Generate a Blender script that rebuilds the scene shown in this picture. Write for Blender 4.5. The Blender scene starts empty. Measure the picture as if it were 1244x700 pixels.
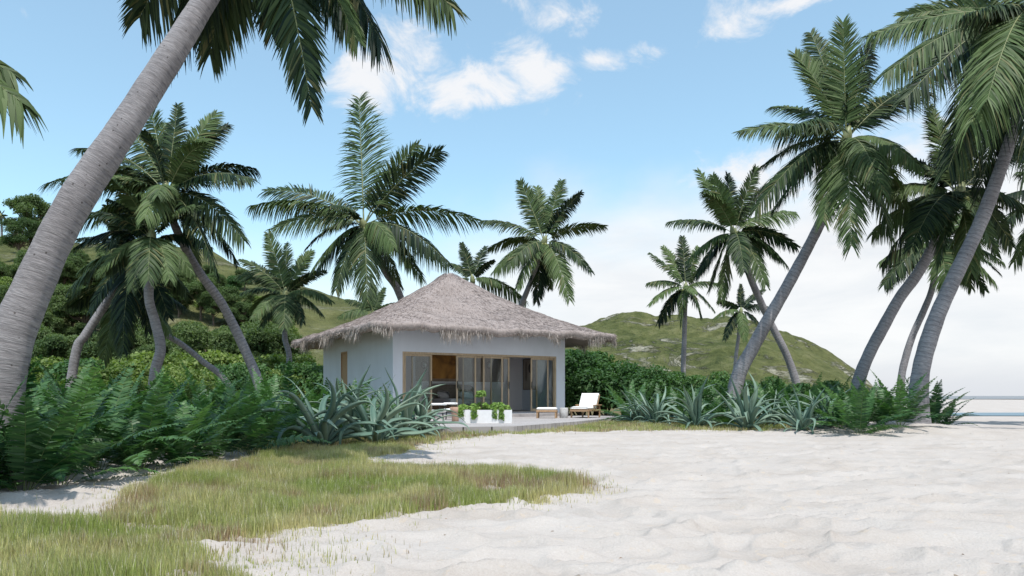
import bpy, math, random
import numpy as np
from mathutils import Vector, Matrix
random.seed(7)
RNG = np.random.default_rng(11)
sc = bpy.context.scene
COL = sc.collection
F, CX, HY, CH = 893.0, 622.0, 481.0, 1.1        # focal in photo pixels, centre column, horizon row, eye height
def R(a): return math.radians(a)
def clampf(v, a, b): return max(a, min(b, v))

# ------------------------------------------------------------------ noise
def _h(ix, iy, s):
    n = (ix.astype(np.int64) * 374761393 + iy.astype(np.int64) * 668265263 + s * 974711) & 0xffffffff
    n = ((n ^ (n >> 13)) * 1274126177) & 0xffffffff
    return ((n ^ (n >> 16)) & 0xffff) / 65535.0 * 2 * np.pi
def pn(x, y, s=0):
    x = np.asarray(x, float); y = np.asarray(y, float)
    ix = np.floor(x); iy = np.floor(y); fx = x - ix; fy = y - iy
    u = fx * fx * fx * (fx * (fx * 6 - 15) + 10); v = fy * fy * fy * (fy * (fy * 6 - 15) + 10)
    def g(dx, dy):
        a = _h(ix + dx, iy + dy, s)
        return np.cos(a) * (fx - dx) + np.sin(a) * (fy - dy)
    return ((g(0, 0) * (1 - u) + g(1, 0) * u) * (1 - v) + (g(0, 1) * (1 - u) + g(1, 1) * u) * v) * 1.4
def fbm(x, y, s=0, o=4):
    t = 0; a = 1.0
    for k in range(o):
        t = t + a * pn(np.asarray(x) * 2 ** k, np.asarray(y) * 2 ** k, s + k); a *= .5
    return t
def sstep(a, b, x):
    t = np.clip((np.asarray(x, float) - a) / (b - a), 0, 1); return t * t * (3 - 2 * t)

def zbase(x, y):
    x = np.asarray(x, float); y = np.asarray(y, float)
    m = .30 * np.exp(-((x - 11.2) / 3.0) ** 2 - ((y - 21.8) / 3.2) ** 2)
    m = m + .12 * np.exp(-((x - 6.5) / 5.0) ** 2 - ((y - 23.5) / 3.5) ** 2)
    m = m + .08 * sstep(-7, -3.5, x) * (1 - sstep(3.5, 7, x)) * sstep(16.5, 19.5, y) * (1 - sstep(30, 34, y))
    return m
def zg(x, y):
    x = np.asarray(x, float); y = np.asarray(y, float)
    d = np.hypot(x, y)
    z = zbase(x, y)
    near = np.exp(-(d / 26.0) ** 2)
    xw = x + .5 * pn(x * .5, y * .5, 5); yw = y + .5 * pn(x * .5, y * .5, 6)
    r1 = 1 - np.abs(pn(xw * .62, yw * 1.05, 1)) * 1.6
    r2 = 1 - np.abs(pn(xw * 1.5, yw * 2.3, 2)) * 1.6
    und = .075 * r1 ** 3 + .050 * r2 ** 3 + .045 * pn(x * .28, y * .4, 3) + .018 * pn(x * 3.3, y * 4.5, 4)
    # trodden hollows
    ft = pn(x * 2.1 + 7, y * 2.4 + 3, 9)
    und = und - .035 * sstep(.32, .62, ft)
    return z + und * near - .05 * near
def gz(x, y): return float(zg(x, y))
def A(px, py, d): return Vector(((px - CX) / F * d, d, CH + (HY - py) / F * d))
def G(px, d):
    x = (px - CX) / F * d
    return Vector((x, d, gz(x, d)))
def P0(px, py):                                 # photo pixel on flat ground
    d = CH * F / (py - HY); return ((px - CX) / F * d, d)

# ------------------------------------------------------------------ object helpers
def tag(o, label=None, cat=None, group=None, kind=None):
    if label: o['label'] = label
    if cat: o['category'] = cat
    if group: o['group'] = group
    if kind: o['kind'] = kind
    return o
def link(o, parent=None):
    COL.objects.link(o)
    if parent is not None: o.parent = parent
    return o
def empty(name, loc=(0, 0, 0), rz=0.0):
    o = bpy.data.objects.new(name, None); o.location = loc; o.rotation_euler = (0, 0, rz)
    o.empty_display_size = .2
    return link(o)
def raw(name, V, faces, mat, parent=None, smooth=False, uv=None, col=None, mi=None):
    """V (n,3) array, faces: (m,4) or (m,3) int array, or list of arrays/lists"""
    me = bpy.data.meshes.new(name)
    V = np.asarray(V, dtype=np.float32)
    if isinstance(faces, np.ndarray):
        k = faces.shape[1]; m = len(faces)
        me.vertices.add(len(V)); me.vertices.foreach_set('co', V.ravel())
        me.loops.add(m * k); me.loops.foreach_set('vertex_index', faces.astype(np.int32).ravel())
        me.polygons.add(m)
        me.polygons.foreach_set('loop_start', np.arange(0, m * k, k, dtype=np.int32))
        me.polygons.foreach_set('loop_total', np.full(m, k, dtype=np.int32))
        me.update(calc_edges=True)
    else:
        me.from_pydata(V.tolist(), [], [list(map(int, f)) for f in faces])
    if uv is not None:
        l = me.uv_layers.new(name='UVMap')
        vi = np.empty(len(me.loops), dtype=np.int32); me.loops.foreach_get('vertex_index', vi)
        l.data.foreach_set('uv', np.asarray(uv, dtype=np.float32)[vi].ravel())
    if col is not None:
        a = me.color_attributes.new('Col', 'FLOAT_COLOR', 'POINT')
        c = np.ones((len(V), 4), dtype=np.float32); c[:, :col.shape[1]] = col
        a.data.foreach_set('color', c.ravel())
    if smooth:
        me.polygons.foreach_set('use_smooth', np.ones(len(me.polygons), dtype=bool))
    me.validate()
    if isinstance(mat, (list, tuple)):
        for m_ in mat: me.materials.append(m_)
    elif mat: me.materials.append(mat)
    if mi is not None: me.polygons.foreach_set('material_index', np.asarray(mi, dtype=np.int32))
    return link(bpy.data.objects.new(name, me), parent)
def copy_tree(o, parent=None):
    c = o.copy(); COL.objects.link(c); c.parent = parent
    for ch in [q for q in o.children]: copy_tree(ch, c)
    return c

class MB:
    """collects shapes, builds one mesh"""
    def __init__(s): s.V = []; s.Fc = []; s.n = 0
    def add(s, V, Fs):
        V = [tuple(v) for v in V]; s.V += V; s.Fc += [[i + s.n for i in f] for f in Fs]; s.n += len(V); return s
    def box(s, x0, y0, z0, x1, y1, z1, b=0.0):
        if b <= 0:
            V = [(x, y, z) for z in (z0, z1) for y in (y0, y1) for x in (x0, x1)]
            return s.add(V, [(0, 2, 3, 1), (4, 5, 7, 6), (0, 1, 5, 4), (2, 6, 7, 3), (0, 4, 6, 2), (1, 3, 7, 5)])
        # chamfered box: three shells of corners
        V = []; idx = {}
        for ix, (xa, sx) in enumerate(((x0, 1), (x1, -1))):
            for iy, (ya, sy) in enumerate(((y0, 1), (y1, -1))):
                for iz, (za, sz) in enumerate(((z0, 1), (z1, -1))):
                    idx[ix, iy, iz] = len(V)
                    V += [(xa, ya + sy * b, za + sz * b), (xa + sx * b, ya, za + sz * b), (xa + sx * b, ya + sy * b, za)]
        Fs = []
        for a in (0, 1):
            q = [(0, 0), (0, 1), (1, 1), (1, 0)]
            f = [idx[a, i, j] + 0 for i, j in q]; Fs.append(f if a == 0 else f[::-1])
            f = [idx[i, a, j] + 1 for i, j in q]; Fs.append(f[::-1] if a == 0 else f)
            f = [idx[i, j, a] + 2 for i, j in q]; Fs.append(f if a == 0 else f[::-1])
        for i in (0, 1):
            for j in (0, 1):
                Fs.append([idx[i, j, 0] + 0, idx[i, j, 0] + 1, idx[i, j, 1] + 1, idx[i, j, 1] + 0])
                Fs.append([idx[i, 0, j] + 0, idx[i, 0, j] + 2, idx[i, 1, j] + 2, idx[i, 1, j] + 0])
                Fs.append([idx[0, i, j] + 1, idx[0, i, j] + 2, idx[1, i, j] + 2, idx[1, i, j] + 1])
        for k in idx.values(): Fs.append([k, k + 1, k + 2])
        return s.add(V, Fs)
    def tube(s, pts, rad, n=8, cap=True):
        pts = [Vector(p) for p in pts]; m = len(pts)
        if not isinstance(rad, (list, tuple)): rad = [rad] * m
        V = []; ref = None
        for i, p in enumerate(pts):
            t = (pts[min(i + 1, m - 1)] - pts[max(i - 1, 0)]).normalized()
            if ref is None: ref = t.orthogonal().normalized()
            a = (ref - t * ref.dot(t)).normalized(); ref = a; b = t.cross(a)
            for k in range(n):
                q = 2 * math.pi * k / n
                V.append(p + (a * math.cos(q) + b * math.sin(q)) * rad[i])
        Fs = [(i * n + k, i * n + (k + 1) % n, (i + 1) * n + (k + 1) % n, (i + 1) * n + k) for i in range(m - 1) for k in range(n)]
        if cap: Fs += [tuple(range(n))[::-1], tuple((m - 1) * n + k for k in range(n))]
        return s.add(V, Fs)
    def lathe(s, prof, n=24, c=(0, 0)):
        V = []; m = len(prof)
        for r, z in prof:
            for k in range(n):
                q = 2 * math.pi * k / n; V.append((c[0] + r * math.cos(q), c[1] + r * math.sin(q), z))
        Fs = [(i * n + k, i * n + (k + 1) % n, (i + 1) * n + (k + 1) % n, (i + 1) * n + k) for i in range(m - 1) for k in range(n)]
        if prof[0][0] > 1e-4: Fs.append(tuple(range(n))[::-1])
        if prof[-1][0] > 1e-4: Fs.append(tuple((m - 1) * n + k for k in range(n)))
        return s.add(V, Fs)
    def build(s, name, mat, parent=None, smooth=False):
        return raw(name, s.V, s.Fc, mat, parent, smooth)

# ------------------------------------------------------------------ materials
def newmat(name):
    m = bpy.data.materials.new(name); m.use_nodes = True
    nt = m.node_tree; nt.nodes.clear()
    out = nt.nodes.new('ShaderNodeOutputMaterial'); b = nt.nodes.new('ShaderNodeBsdfPrincipled')
    nt.links.new(b.outputs[0], out.inputs[0])
    return m, nt, b, out
def nd(nt, t, **kw):
    n = nt.nodes.new(t)
    for k, v in kw.items(): setattr(n, k, v)
    return n
def ramp(nt, fac, stops):
    r = nd(nt, 'ShaderNodeValToRGB'); e = r.color_ramp.elements
    while len(e) < len(stops): e.new(.5)
    for el, (p, c) in zip(e, stops):
        el.position = p; el.color = (*c, 1) if len(c) == 3 else c
    nt.links.new(fac, r.inputs[0]); return r.outputs[0]
def mixc(nt, f, a, b, mode='MIX'):
    m = nd(nt, 'ShaderNodeMix', data_type='RGBA', blend_type=mode)
    for s_, v in ((0, f), (6, a), (7, b)):
        if hasattr(v, 'links'): nt.links.new(v, m.inputs[s_])
        elif s_ == 0: m.inputs[0].default_value = v
        else: m.inputs[s_].default_value = (*v, 1)
    return m.outputs[2]
def mth(nt, op, a, b=None, c=None, clamp=False):
    m = nd(nt, 'ShaderNodeMath', operation=op); m.use_clamp = clamp
    for i, v in enumerate((a, b, c)):
        if v is None: continue
        if hasattr(v, 'links'): nt.links.new(v, m.inputs[i])
        else: m.inputs[i].default_value = v
    return m.outputs[0]
def noise(nt, co, scale, detail=4, rough=.55, dist=0.0):
    n = nd(nt, 'ShaderNodeTexNoise'); n.inputs['Scale'].default_value = scale
    n.inputs['Detail'].default_value = detail; n.inputs['Roughness'].default_value = rough
    n.inputs['Distortion'].default_value = dist
    if co is not None: nt.links.new(co, n.inputs['Vector'])
    return n.outputs[0]
def mapping(nt, co, scale=(1, 1, 1), rot=(0, 0, 0)):
    m = nd(nt, 'ShaderNodeMapping'); m.inputs['Scale'].default_value = scale; m.inputs['Rotation'].default_value = rot
    nt.links.new(co, m.inputs['Vector']); return m.outputs[0]
def bump(nt, b, h, strength=.5, dist=.02):
    n = nd(nt, 'ShaderNodeBump'); n.inputs['Strength'].default_value = strength; n.inputs['Distance'].default_value = dist
    nt.links.new(h, n.inputs['Height']); nt.links.new(n.outputs[0], b.inputs['Normal'])
def coords(nt, which='Object'):
    return nd(nt, 'ShaderNodeTexCoord').outputs[which]

def leaf_mat(name, dark, light, tipc=None, rough=.5, spec=.4, trans=.15, nscale=3.0, colattr=False, tcol=None, ow=.45):
    m, nt, b, out = newmat(name)
    oi = nd(nt, 'ShaderNodeObjectInfo'); geo = nd(nt, 'ShaderNodeNewGeometry')
    n1 = noise(nt, coords(nt), nscale, 3)
    f = mth(nt, 'ADD', mth(nt, 'MULTIPLY', oi.outputs['Random'], ow), mth(nt, 'MULTIPLY', n1, 1 - ow))
    f = mth(nt, 'ADD', f, mth(nt, 'MULTIPLY_ADD', geo.outputs['Random Per Island'], .45, -.22), clamp=True)
    c = ramp(nt, f, [(.15, dark), (.85, light)])
    if colattr:
        a = nd(nt, 'ShaderNodeVertexColor', layer_name='Col')
        c = mixc(nt, 1.0, c, a.outputs[0], 'MULTIPLY')
    if tipc:
        hi = mth(nt, 'GREATER_THAN', geo.outputs['Random Per Island'], .93)
        c = mixc(nt, mth(nt, 'MULTIPLY', hi, .7), c, tipc)
    nt.links.new(c, b.inputs['Base Color'])
    b.inputs['Roughness'].default_value = rough; b.inputs['Specular IOR Level'].default_value = spec
    if trans > 0:
        tr = nd(nt, 'ShaderNodeBsdfTranslucent'); mx = nd(nt, 'ShaderNodeMixShader'); mx.inputs[0].default_value = trans
        tc = mixc(nt, 1.0, c, tcol or (1.5, 1.7, .7), 'MULTIPLY'); nt.links.new(tc, tr.inputs[0])
        nt.links.new(b.outputs[0], mx.inputs[1]); nt.links.new(tr.outputs[0], mx.inputs[2]); nt.links.new(mx.outputs[0], out.inputs[0])
    return m
def plain(name, c, rough=.6, spec=.4, nz=0.12, scale=8.0, bstr=0.0, metal=0.0, stretch=(1, 1, 1)):
    m, nt, b, out = newmat(name)
    co = mapping(nt, coords(nt), stretch)
    n = noise(nt, co, scale, 5, .6)
    c0 = tuple(max(0, v * (1 - nz * 1.6)) for v in c); c1 = tuple(min(1, v * (1 + nz)) for v in c)
    nt.links.new(ramp(nt, n, [(.3, c0), (.7, c1)]), b.inputs['Base Color'])
    b.inputs['Roughness'].default_value = rough; b.inputs['Specular IOR Level'].default_value = spec; b.inputs['Metallic'].default_value = metal
    if bstr: bump(nt, b, n, bstr, .01)
    return m
M = {}
M['palm'] = leaf_mat('palm_leaf', (.004, .016, .009), (.085, .130, .044), (.13, .12, .05), rough=.55, spec=.18, trans=.06, ow=.75, nscale=.7, tcol=(1.2, 1.5, .6))
M['rachis'] = plain('palm_rachis', (.20, .22, .10), .5)
M['fern'] = leaf_mat('fern_leaf', (.010, .050, .016), (.100, .205, .070), rough=.45, spec=.4, trans=.28, ow=.6, nscale=1.5)
M['fernstem'] = plain('fern_stem', (.12, .17, .06), .6)
M['agave'] = leaf_mat('agave_leaf', (.060, .130, .100), (.195, .27, .20), rough=.45, spec=.35, trans=0, nscale=2.5)
M['hedge'] = leaf_mat('hedge_leaf', (.075, .125, .030), (.215, .285, .085), rough=.55, spec=.25, trans=.3, nscale=1.2)
M['hedge2'] = leaf_mat('shrub_leaf', (.038, .095, .032), (.105, .195, .068), rough=.55, spec=.25, trans=.3, nscale=1.2)
M['treeleaf'] = leaf_mat('tree_leaf', (.045, .085, .032), (.130, .180, .070), rough=.6, spec=.2, trans=.3, nscale=.5)
M['twig'] = plain('twig_bark', (.13, .10, .075), .85)
M['coconut'] = plain('coconut_husk', (.17, .19, .05), .5)
M['trail'] = leaf_mat('trailing_leaf', (.13, .24, .05), (.32, .46, .12), trans=.2)

def trunk_mat(name, c0, c1, c2):
    m, nt, b, out = newmat(name)
    uv = coords(nt, 'UV')
    sep = nd(nt, 'ShaderNodeSeparateXYZ'); nt.links.new(uv, sep.inputs[0])
    an = mth(nt, 'MULTIPLY', sep.outputs[0], 2 * math.pi); cx_ = nd(nt, 'ShaderNodeCombineXYZ'); oi = nd(nt, 'ShaderNodeObjectInfo')
    nt.links.new(mth(nt, 'MULTIPLY', mth(nt, 'COSINE', an), .2), cx_.inputs[0]); nt.links.new(mth(nt, 'MULTIPLY', mth(nt, 'SINE', an), .2), cx_.inputs[1])
    nt.links.new(mth(nt, 'ADD', sep.outputs[1], mth(nt, 'MULTIPLY', oi.outputs['Random'], 20)), cx_.inputs[2]); ob = cx_.outputs[0]
    nz = noise(nt, ob, 2.5, 3)
    v = mth(nt, 'ADD', mth(nt, 'ADD', sep.outputs[1], mth(nt, 'MULTIPLY', nz, .05)), mth(nt, 'MULTIPLY', noise(nt, mapping(nt, ob, (.1, .1, 1)), 3.0, 3), .30))
    ring = mth(nt, 'FRACT', mth(nt, 'MULTIPLY', v, 7.5))
    ringd = mth(nt, 'POWER', ring, 5.0)
    fine = noise(nt, mapping(nt, ob, (3, 3, 22)), 3.0, 5, .65)
    big = noise(nt, ob, 1.1, 4, .6)
    c = ramp(nt, mth(nt, 'ADD', mth(nt, 'MULTIPLY', fine, .6), mth(nt, 'MULTIPLY', big, .4)), [(.33, c0), (.5, c1), (.66, c2)])
    c = mixc(nt, mth(nt, 'MULTIPLY', mth(nt, 'MULTIPLY', ringd, noise(nt, mapping(nt, ob, (1, 1, 3)), 3.5, 4)), .75), c, tuple(x * .38 for x in c0))
    vo = nd(nt, 'ShaderNodeTexVoronoi'); vo.inputs['Scale'].default_value = 9.0; nt.links.new(mapping(nt, ob, (1, 1, .8)), vo.inputs['Vector'])
    sp = mth(nt, 'LESS_THAN', vo.outputs['Distance'], .10)
    c = mixc(nt, mth(nt, 'MULTIPLY', sp, .75), c, (.035, .028, .024))
    nt.links.new(c, b.inputs['Base Color']); b.inputs['Roughness'].default_value = .9; b.inputs['Specular IOR Level'].default_value = .15
    h = mth(nt, 'ADD', mth(nt, 'MULTIPLY', fine, .7), mth(nt, 'MULTIPLY', ringd, -.9))
    bump(nt, b, h, .9, .022)
    return m
M['trunk'] = trunk_mat('palm_bark', (.135, .130, .136), (.235, .225, .235), (.36, .348, .36))

def sand_mat():
    m, nt, b, out = newmat('beach_sand')
    ob = coords(nt)
    a = nd(nt, 'ShaderNodeVertexColor', layer_name='Col')
    sep = nd(nt, 'ShaderNodeSeparateColor'); nt.links.new(a.outputs[0], sep.inputs[0])
    n1 = noise(nt, mapping(nt, ob, (.5, .9, 1)), 1.4, 5, .6); n2 = noise(nt, ob, 60, 4, .7); n3 = noise(nt, ob, 7, 4, .6)
    c = ramp(nt, n1, [(.3, (.43, .395, .36)), (.5, (.52, .495, .47)), (.7, (.58, .56, .54))])
    c = mixc(nt, .35, c, ramp(nt, n2, [(.3, (.40, .37, .34)), (.7, (.62, .60, .58))]))
    c = mixc(nt, mth(nt, 'MULTIPLY', mth(nt, 'GREATER_THAN', n3, .64), .30), c, (.60, .50, .38))
    vo = nd(nt, 'ShaderNodeTexVoronoi'); vo.inputs['Scale'].default_value = 2.6; nt.links.new(ob, vo.inputs['Vector'])
    sepc = nd(nt, 'ShaderNodeSeparateColor'); nt.links.new(vo.outputs['Color'], sepc.inputs[0])
    spk = mth(nt, 'MULTIPLY', mth(nt, 'LESS_THAN', vo.outputs['Distance'], .04), mth(nt, 'GREATER_THAN', sepc.outputs[0], .6))
    c = mixc(nt, mth(nt, 'MULTIPLY', spk, .7), c, (.20, .15, .10))
    c = mixc(nt, sep.outputs[0], c, ramp(nt, n3, [(.3, (.10, .085, .045)), (.7, (.21, .19, .10))]))
    nt.links.new(c, b.inputs['Base Color']); b.inputs['Roughness'].default_value = .95; b.inputs['Specular IOR Level'].default_value = .1
    c2 = mixc(nt, 1.0, c, (.84, .808, .79), 'MULTIPLY'); nt.links.new(c2, b.inputs['Base Color'])
    h = mth(nt, 'ADD', mth(nt, 'MULTIPLY', n2, .25), mth(nt, 'MULTIPLY', noise(nt, mapping(nt, ob, (1, 1.6, 1)), 9, 6, .65), .75))
    bump(nt, b, h, .8, .04)
    return m
M['sand'] = sand_mat()

def hill_mat():
    m, nt, b, out = newmat('hill_turf')
    ob = coords(nt)
    n1 = noise(nt, ob, .035, 6, .6); n2 = noise(nt, ob, .25, 6, .7)
    c = ramp(nt, n1, [(.35, (.070, .092, .032)), (.5, (.120, .138, .050)), (.65, (.160, .165, .066))])
    c = mixc(nt, .55, c, ramp(nt, n2, [(.36, (.022, .032, .012)), (.5, (.090, .100, .038)), (.64, (.17, .165, .085))]))
    r = noise(nt, mapping(nt, ob, (1, .5, 2.2), (0, .5, 0)), .075, 6, .72, .6)
    rr = ramp(nt, r, [(.545, (0, 0, 0)), (.60, (1, 1, 1))])
    at = nd(nt, 'ShaderNodeVertexColor', layer_name='Col'); sp_ = nd(nt, 'ShaderNodeSeparateColor'); nt.links.new(at.outputs[0], sp_.inputs[0])
    rr = mth(nt, 'MULTIPLY', rr, sp_.outputs[0])
    n4 = noise(nt, ob, .6, 5, .7)
    c = mixc(nt, mth(nt, 'MULTIPLY', rr, .62), c, ramp(nt, n4, [(.35, (.16, .15, .11)), (.65, (.52, .49, .43))]))
    nt.links.new(c, b.inputs['Base Color']); b.inputs['Roughness'].default_value = .95; b.inputs['Specular IOR Level'].default_value = .1
    bump(nt, b, mth(nt, 'ADD', n2, mth(nt, 'MULTIPLY', rr, .4)), 1.0, 2.6)
    return m
M['hill'] = hill_mat()
def water_mat(name, c, rough):
    m, nt, b, out = newmat(name)
    b.inputs['Base Color'].default_value = (*c, 1); b.inputs['Roughness'].default_value = rough
    n = noise(nt, mapping(nt, coords(nt), (.6, 1.5, 1)), .8, 5, .6); bump(nt, b, n, .35, .08)
    return m
M['lagoon'] = water_mat('lagoon_water', (.13, .20, .24), .5)
M['sea'] = water_mat('sea_water', (.20, .21, .22), .7)

def wall_mat(name, c):
    m, nt, b, out = newmat(name)
    ob = coords(nt); n1 = noise(nt, mapping(nt, ob, (1, 1, .35)), 1.6, 5, .65); n2 = noise(nt, ob, 40, 4, .7)
    nt.links.new(ramp(nt, n1, [(.3, tuple(v * .90 for v in c)), (.7, c)]), b.inputs['Base Color'])
    b.inputs['Roughness'].default_value = .9; b.inputs['Specular IOR Level'].default_value = .2
    bump(nt, b, n2, .25, .006); return m
M['wall'] = wall_mat('lime_plaster', (.60, .64, .71))
M['inner'] = wall_mat('room_plaster', (.76, .73, .76))
M['woodlight'] = plain('pale_oak', (.40, .31, .21), .55, nz=.18, scale=5, stretch=(6, 6, .6))
M['teak'] = plain('teak_slats', (.40, .25, .14), .6, nz=.2, scale=6, stretch=(1, 6, 6))
M['woodwall'] = plain('brown_panelling', (.30, .22, .165), .6, nz=.2, scale=4, stretch=(4, 1, .5))
M['deck'] = plain('weathered_deck', (.34, .315, .31), .75, nz=.18, scale=3, stretch=(1, 8, 1), bstr=.1)
M['deckdark'] = plain('under_deck_shade', (.08, .07, .06), .9)  # near-black colour carries the shade of the gap under the deck
M['white'] = plain('white_paint', (.74, .74, .75), .6, nz=.04)
M['cushion'] = plain('white_canvas', (.78, .77, .76), .9, nz=.04, scale=20, bstr=.15)
M['terracotta'] = plain('terracotta', (.42, .27, .20), .8, nz=.12)
M['concrete'] = plain('pale_concrete', (.50, .49, .48), .85, nz=.1, bstr=.1)
M['black'] = plain('black_metal', (.02, .02, .022), .4)
M['bluepillow'] = plain('pale_blue_cotton', (.60, .66, .70), .9, nz=.05)
M['headboard'] = plain('rattan_headboard', (.20, .17, .14), .8, nz=.2, scale=30)
M['linen'] = plain('grey_linen', (.50, .49, .50), .9, nz=.06)
M['bulb'] = plain('milk_glass', (.75, .74, .72), .2, nz=.02)
M['brass'] = plain('dark_brass', (.16, .11, .07), .4, metal=.6)
M['tan'] = plain('tan_canvas', (.36, .31, .27), .8)
M['soil'] = plain('potting_soil', (.06, .045, .03), .95)
def painting_mat():
    m, nt, b, out = newmat('amber_painting')
    n = noise(nt, coords(nt), 1.6, 4, .5, .8)
    c = ramp(nt, n, [(.35, (.17, .07, .012)), (.55, (.46, .20, .035)), (.7, (.56, .27, .05))])
    nt.links.new(c, b.inputs['Base Color']); b.inputs['Roughness'].default_value = .6; return m
M['painting'] = painting_mat()
def glass_mat():
    m, nt, b, out = newmat('door_glass')
    nt.nodes.remove(b)
    t = nd(nt, 'ShaderNodeBsdfTransparent'); t.inputs[0].default_value = (.90, .93, .93, 1)
    g = nd(nt, 'ShaderNodeBsdfGlossy'); g.inputs['Roughness'].default_value = .02
    fr = nd(nt, 'ShaderNodeFresnel'); fr.inputs[0].default_value = 1.5
    mx = nd(nt, 'ShaderNodeMixShader'); nt.links.new(fr.outputs[0], mx.inputs[0]); nt.links.new(t.outputs[0], mx.inputs[1]); nt.links.new(g.outputs[0], mx.inputs[2])
    nt.links.new(mx.outputs[0], out.inputs[0]); return m
M['glass'] = glass_mat()
def straw_mat(name, c0, c1, island=True):
    m, nt, b, out = newmat(name)
    ob = coords(nt); n1 = noise(nt, ob, .9, 5, .6); n2 = noise(nt, mapping(nt, ob, (3, 3, 1)), 8, 5, .7)
    f = mth(nt, 'ADD', mth(nt, 'MULTIPLY', n1, .5), mth(nt, 'MULTIPLY', n2, .5))
    if island:
        geo = nd(nt, 'ShaderNodeNewGeometry'); f = mth(nt, 'ADD', mth(nt, 'MULTIPLY', f, .55), mth(nt, 'MULTIPLY', geo.outputs['Random Per Island'], .45))
    nt.links.new(ramp(nt, f, [(.3, c0), (.7, c1)]), b.inputs['Base Color'])
    b.inputs['Roughness'].default_value = .9; b.inputs['Specular IOR Level'].default_value = .15
    bump(nt, b, n2, .8, .05); return m
M['thatch'] = straw_mat('thatch_body', (.24, .205, .19), (.40, .345, .33), False)
M['straw'] = straw_mat('thatch_strands', (.22, .185, .175), (.47, .405, .385))
M['fringe'] = straw_mat('thatch_fringe_straw', (.26, .22, .19), (.60, .54, .50))

# ------------------------------------------------------------------ frond generator (numpy)
def bez(P0_, P1, P2, t):
    t = t[:, None]; return (1 - t) ** 2 * P0_ + 2 * t * (1 - t) * P1 + t * t * P2
def frond_mesh(name, mat, stem_mat, p0, p1, p2, nl=70, leaf=1.1, width=.045, start=.13, hang=.35, vee=.12, roll=0.0,
               stem_r=.035, parent=None, prof='palm', seed=0, seg=3, bias=(0, 0, 0)):
    rg = np.random.default_rng(seed)
    p0 = np.array(p0, float); p1 = np.array(p1, float); p2 = np.array(p2, float)
    L = np.linalg.norm(p2 - p0) * 1.06
    ns = 14; ts = np.linspace(0, 1, ns); C = bez(p0, p1, p2, ts)
    def frame(t):
        T = 2 * (1 - t)[:, None] * (p1 - p0) + 2 * t[:, None] * (p2 - p1); T /= np.linalg.norm(T, axis=1)[:, None] + 1e-9
        mid = (p0 + p2) / 2; nb = (p1 - mid) / L + np.array(bias)
        if np.linalg.norm(nb) < 1e-5: nb = np.array((0, 0, 1.0))
        N = nb[None] - (T @ nb)[:, None] * T
        N /= np.linalg.norm(N, axis=1)[:, None] + 1e-9
        S = np.cross(T, N)
        cr, sr = math.cos(roll), math.sin(roll)
        N2 = N * cr + S * sr; S2 = S * cr - N * sr
        return T, N2, S2
    T, N, S = frame(ts)
    rad = stem_r * (1 - ts * .88)
    V = np.concatenate([C + N * rad[:, None] * .6, C + S * rad[:, None], C - N * rad[:, None] * .8, C - S * rad[:, None]], axis=0)
    i = np.arange(ns - 1); quads = []
    for k in range(4):
        a = k * ns; b = ((k + 1) % 4) * ns
        quads.append(np.stack([a + i, b + i, b + i + 1, a + i + 1], 1))
    quads = np.concatenate(quads); nstem = len(quads)
    n = nl; t = start + (1 - start) * np.linspace(0, 1, n) ** .95
    VV = [V]; QQ = [quads]; base = len(V)
    for side in (-1, 1):
        tt = np.clip(t + rg.normal(0, .3 / n, n), start * .8, 1)
        c = bez(p0, p1, p2, tt); Tt, Nn, Ss = frame(tt)
        s = (tt - start) / (1 - start); s = np.clip(s, 0, 1)
        if prof == 'palm':
            lp = leaf * (.55 + .45 * np.sin(np.clip(s * 1.9, 0, np.pi / 2))) * (1 - .68 * s ** 2.2) * rg.uniform(.86, 1.08, n)
            ang = np.radians(72 - 38 * s + rg.normal(0, 5, n))
        else:
            lp = leaf * np.clip(np.sin(np.pi * (s * .80 + .17)) ** .7, .05, 1) * (1 - .55 * s ** 2) * rg.uniform(.92, 1.05, n)
            ang = np.radians(82 - 25 * s + rg.normal(0, 3, n))
        v_ = vee + rg.normal(0, .07, n)
        D = Tt * np.cos(ang)[:, None] + Ss * (side * np.sin(ang))[:, None] + Nn * v_[:, None]
        D /= np.linalg.norm(D, axis=1)[:, None]
        W = Tt - (Tt * D).sum(1)[:, None] * D; W /= np.linalg.norm(W, axis=1)[:, None] + 1e-9
        tw = rg.normal(.0, .35, n)
        B = np.cross(D, W); W = W * np.cos(tw)[:, None] + B * np.sin(tw)[:, None]
        h = hang * rg.uniform(.6, 1.3, n) * (1 - .7 * np.clip(Tt[:, 2], 0, 1))
        rr = np.linspace(0, 1, seg + 1); wp = {3: (.55, 1.0, .72, .06), 2: (.75, .9, .06), 4: (.5, 1, .85, .5, .05)}[seg]
        strips = []
        for r_, w_ in zip(rr, wp):
            p = c + D * (lp * r_ * (1 - .12 * h * r_))[:, None] + np.array((0, 0, -1.0)) * (lp * h * r_ ** 2)[:, None]
            ww = width * w_ * (.6 + .4 * (lp / leaf)) / 2
            strips.append((p - W * ww[:, None], p + W * ww[:, None]))
        cnt = 2 * (seg + 1)
        Vv = np.stack([q for pr in strips for q in pr], 1).reshape(-1, 3)
        b0 = base + np.arange(n) * cnt
        for k in range(seg):
            QQ.append(np.stack([b0 + 2 * k, b0 + 2 * k + 1, b0 + 2 * k + 3, b0 + 2 * k + 2], 1))
        VV.append(Vv); base += len(Vv)
    VV = np.concatenate(VV); QQ = np.concatenate(QQ)
    mi = np.zeros(len(QQ), int); mi[:nstem] = 1
    return raw(name, VV, QQ, [mat, stem_mat], parent, False, mi=mi)

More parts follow.
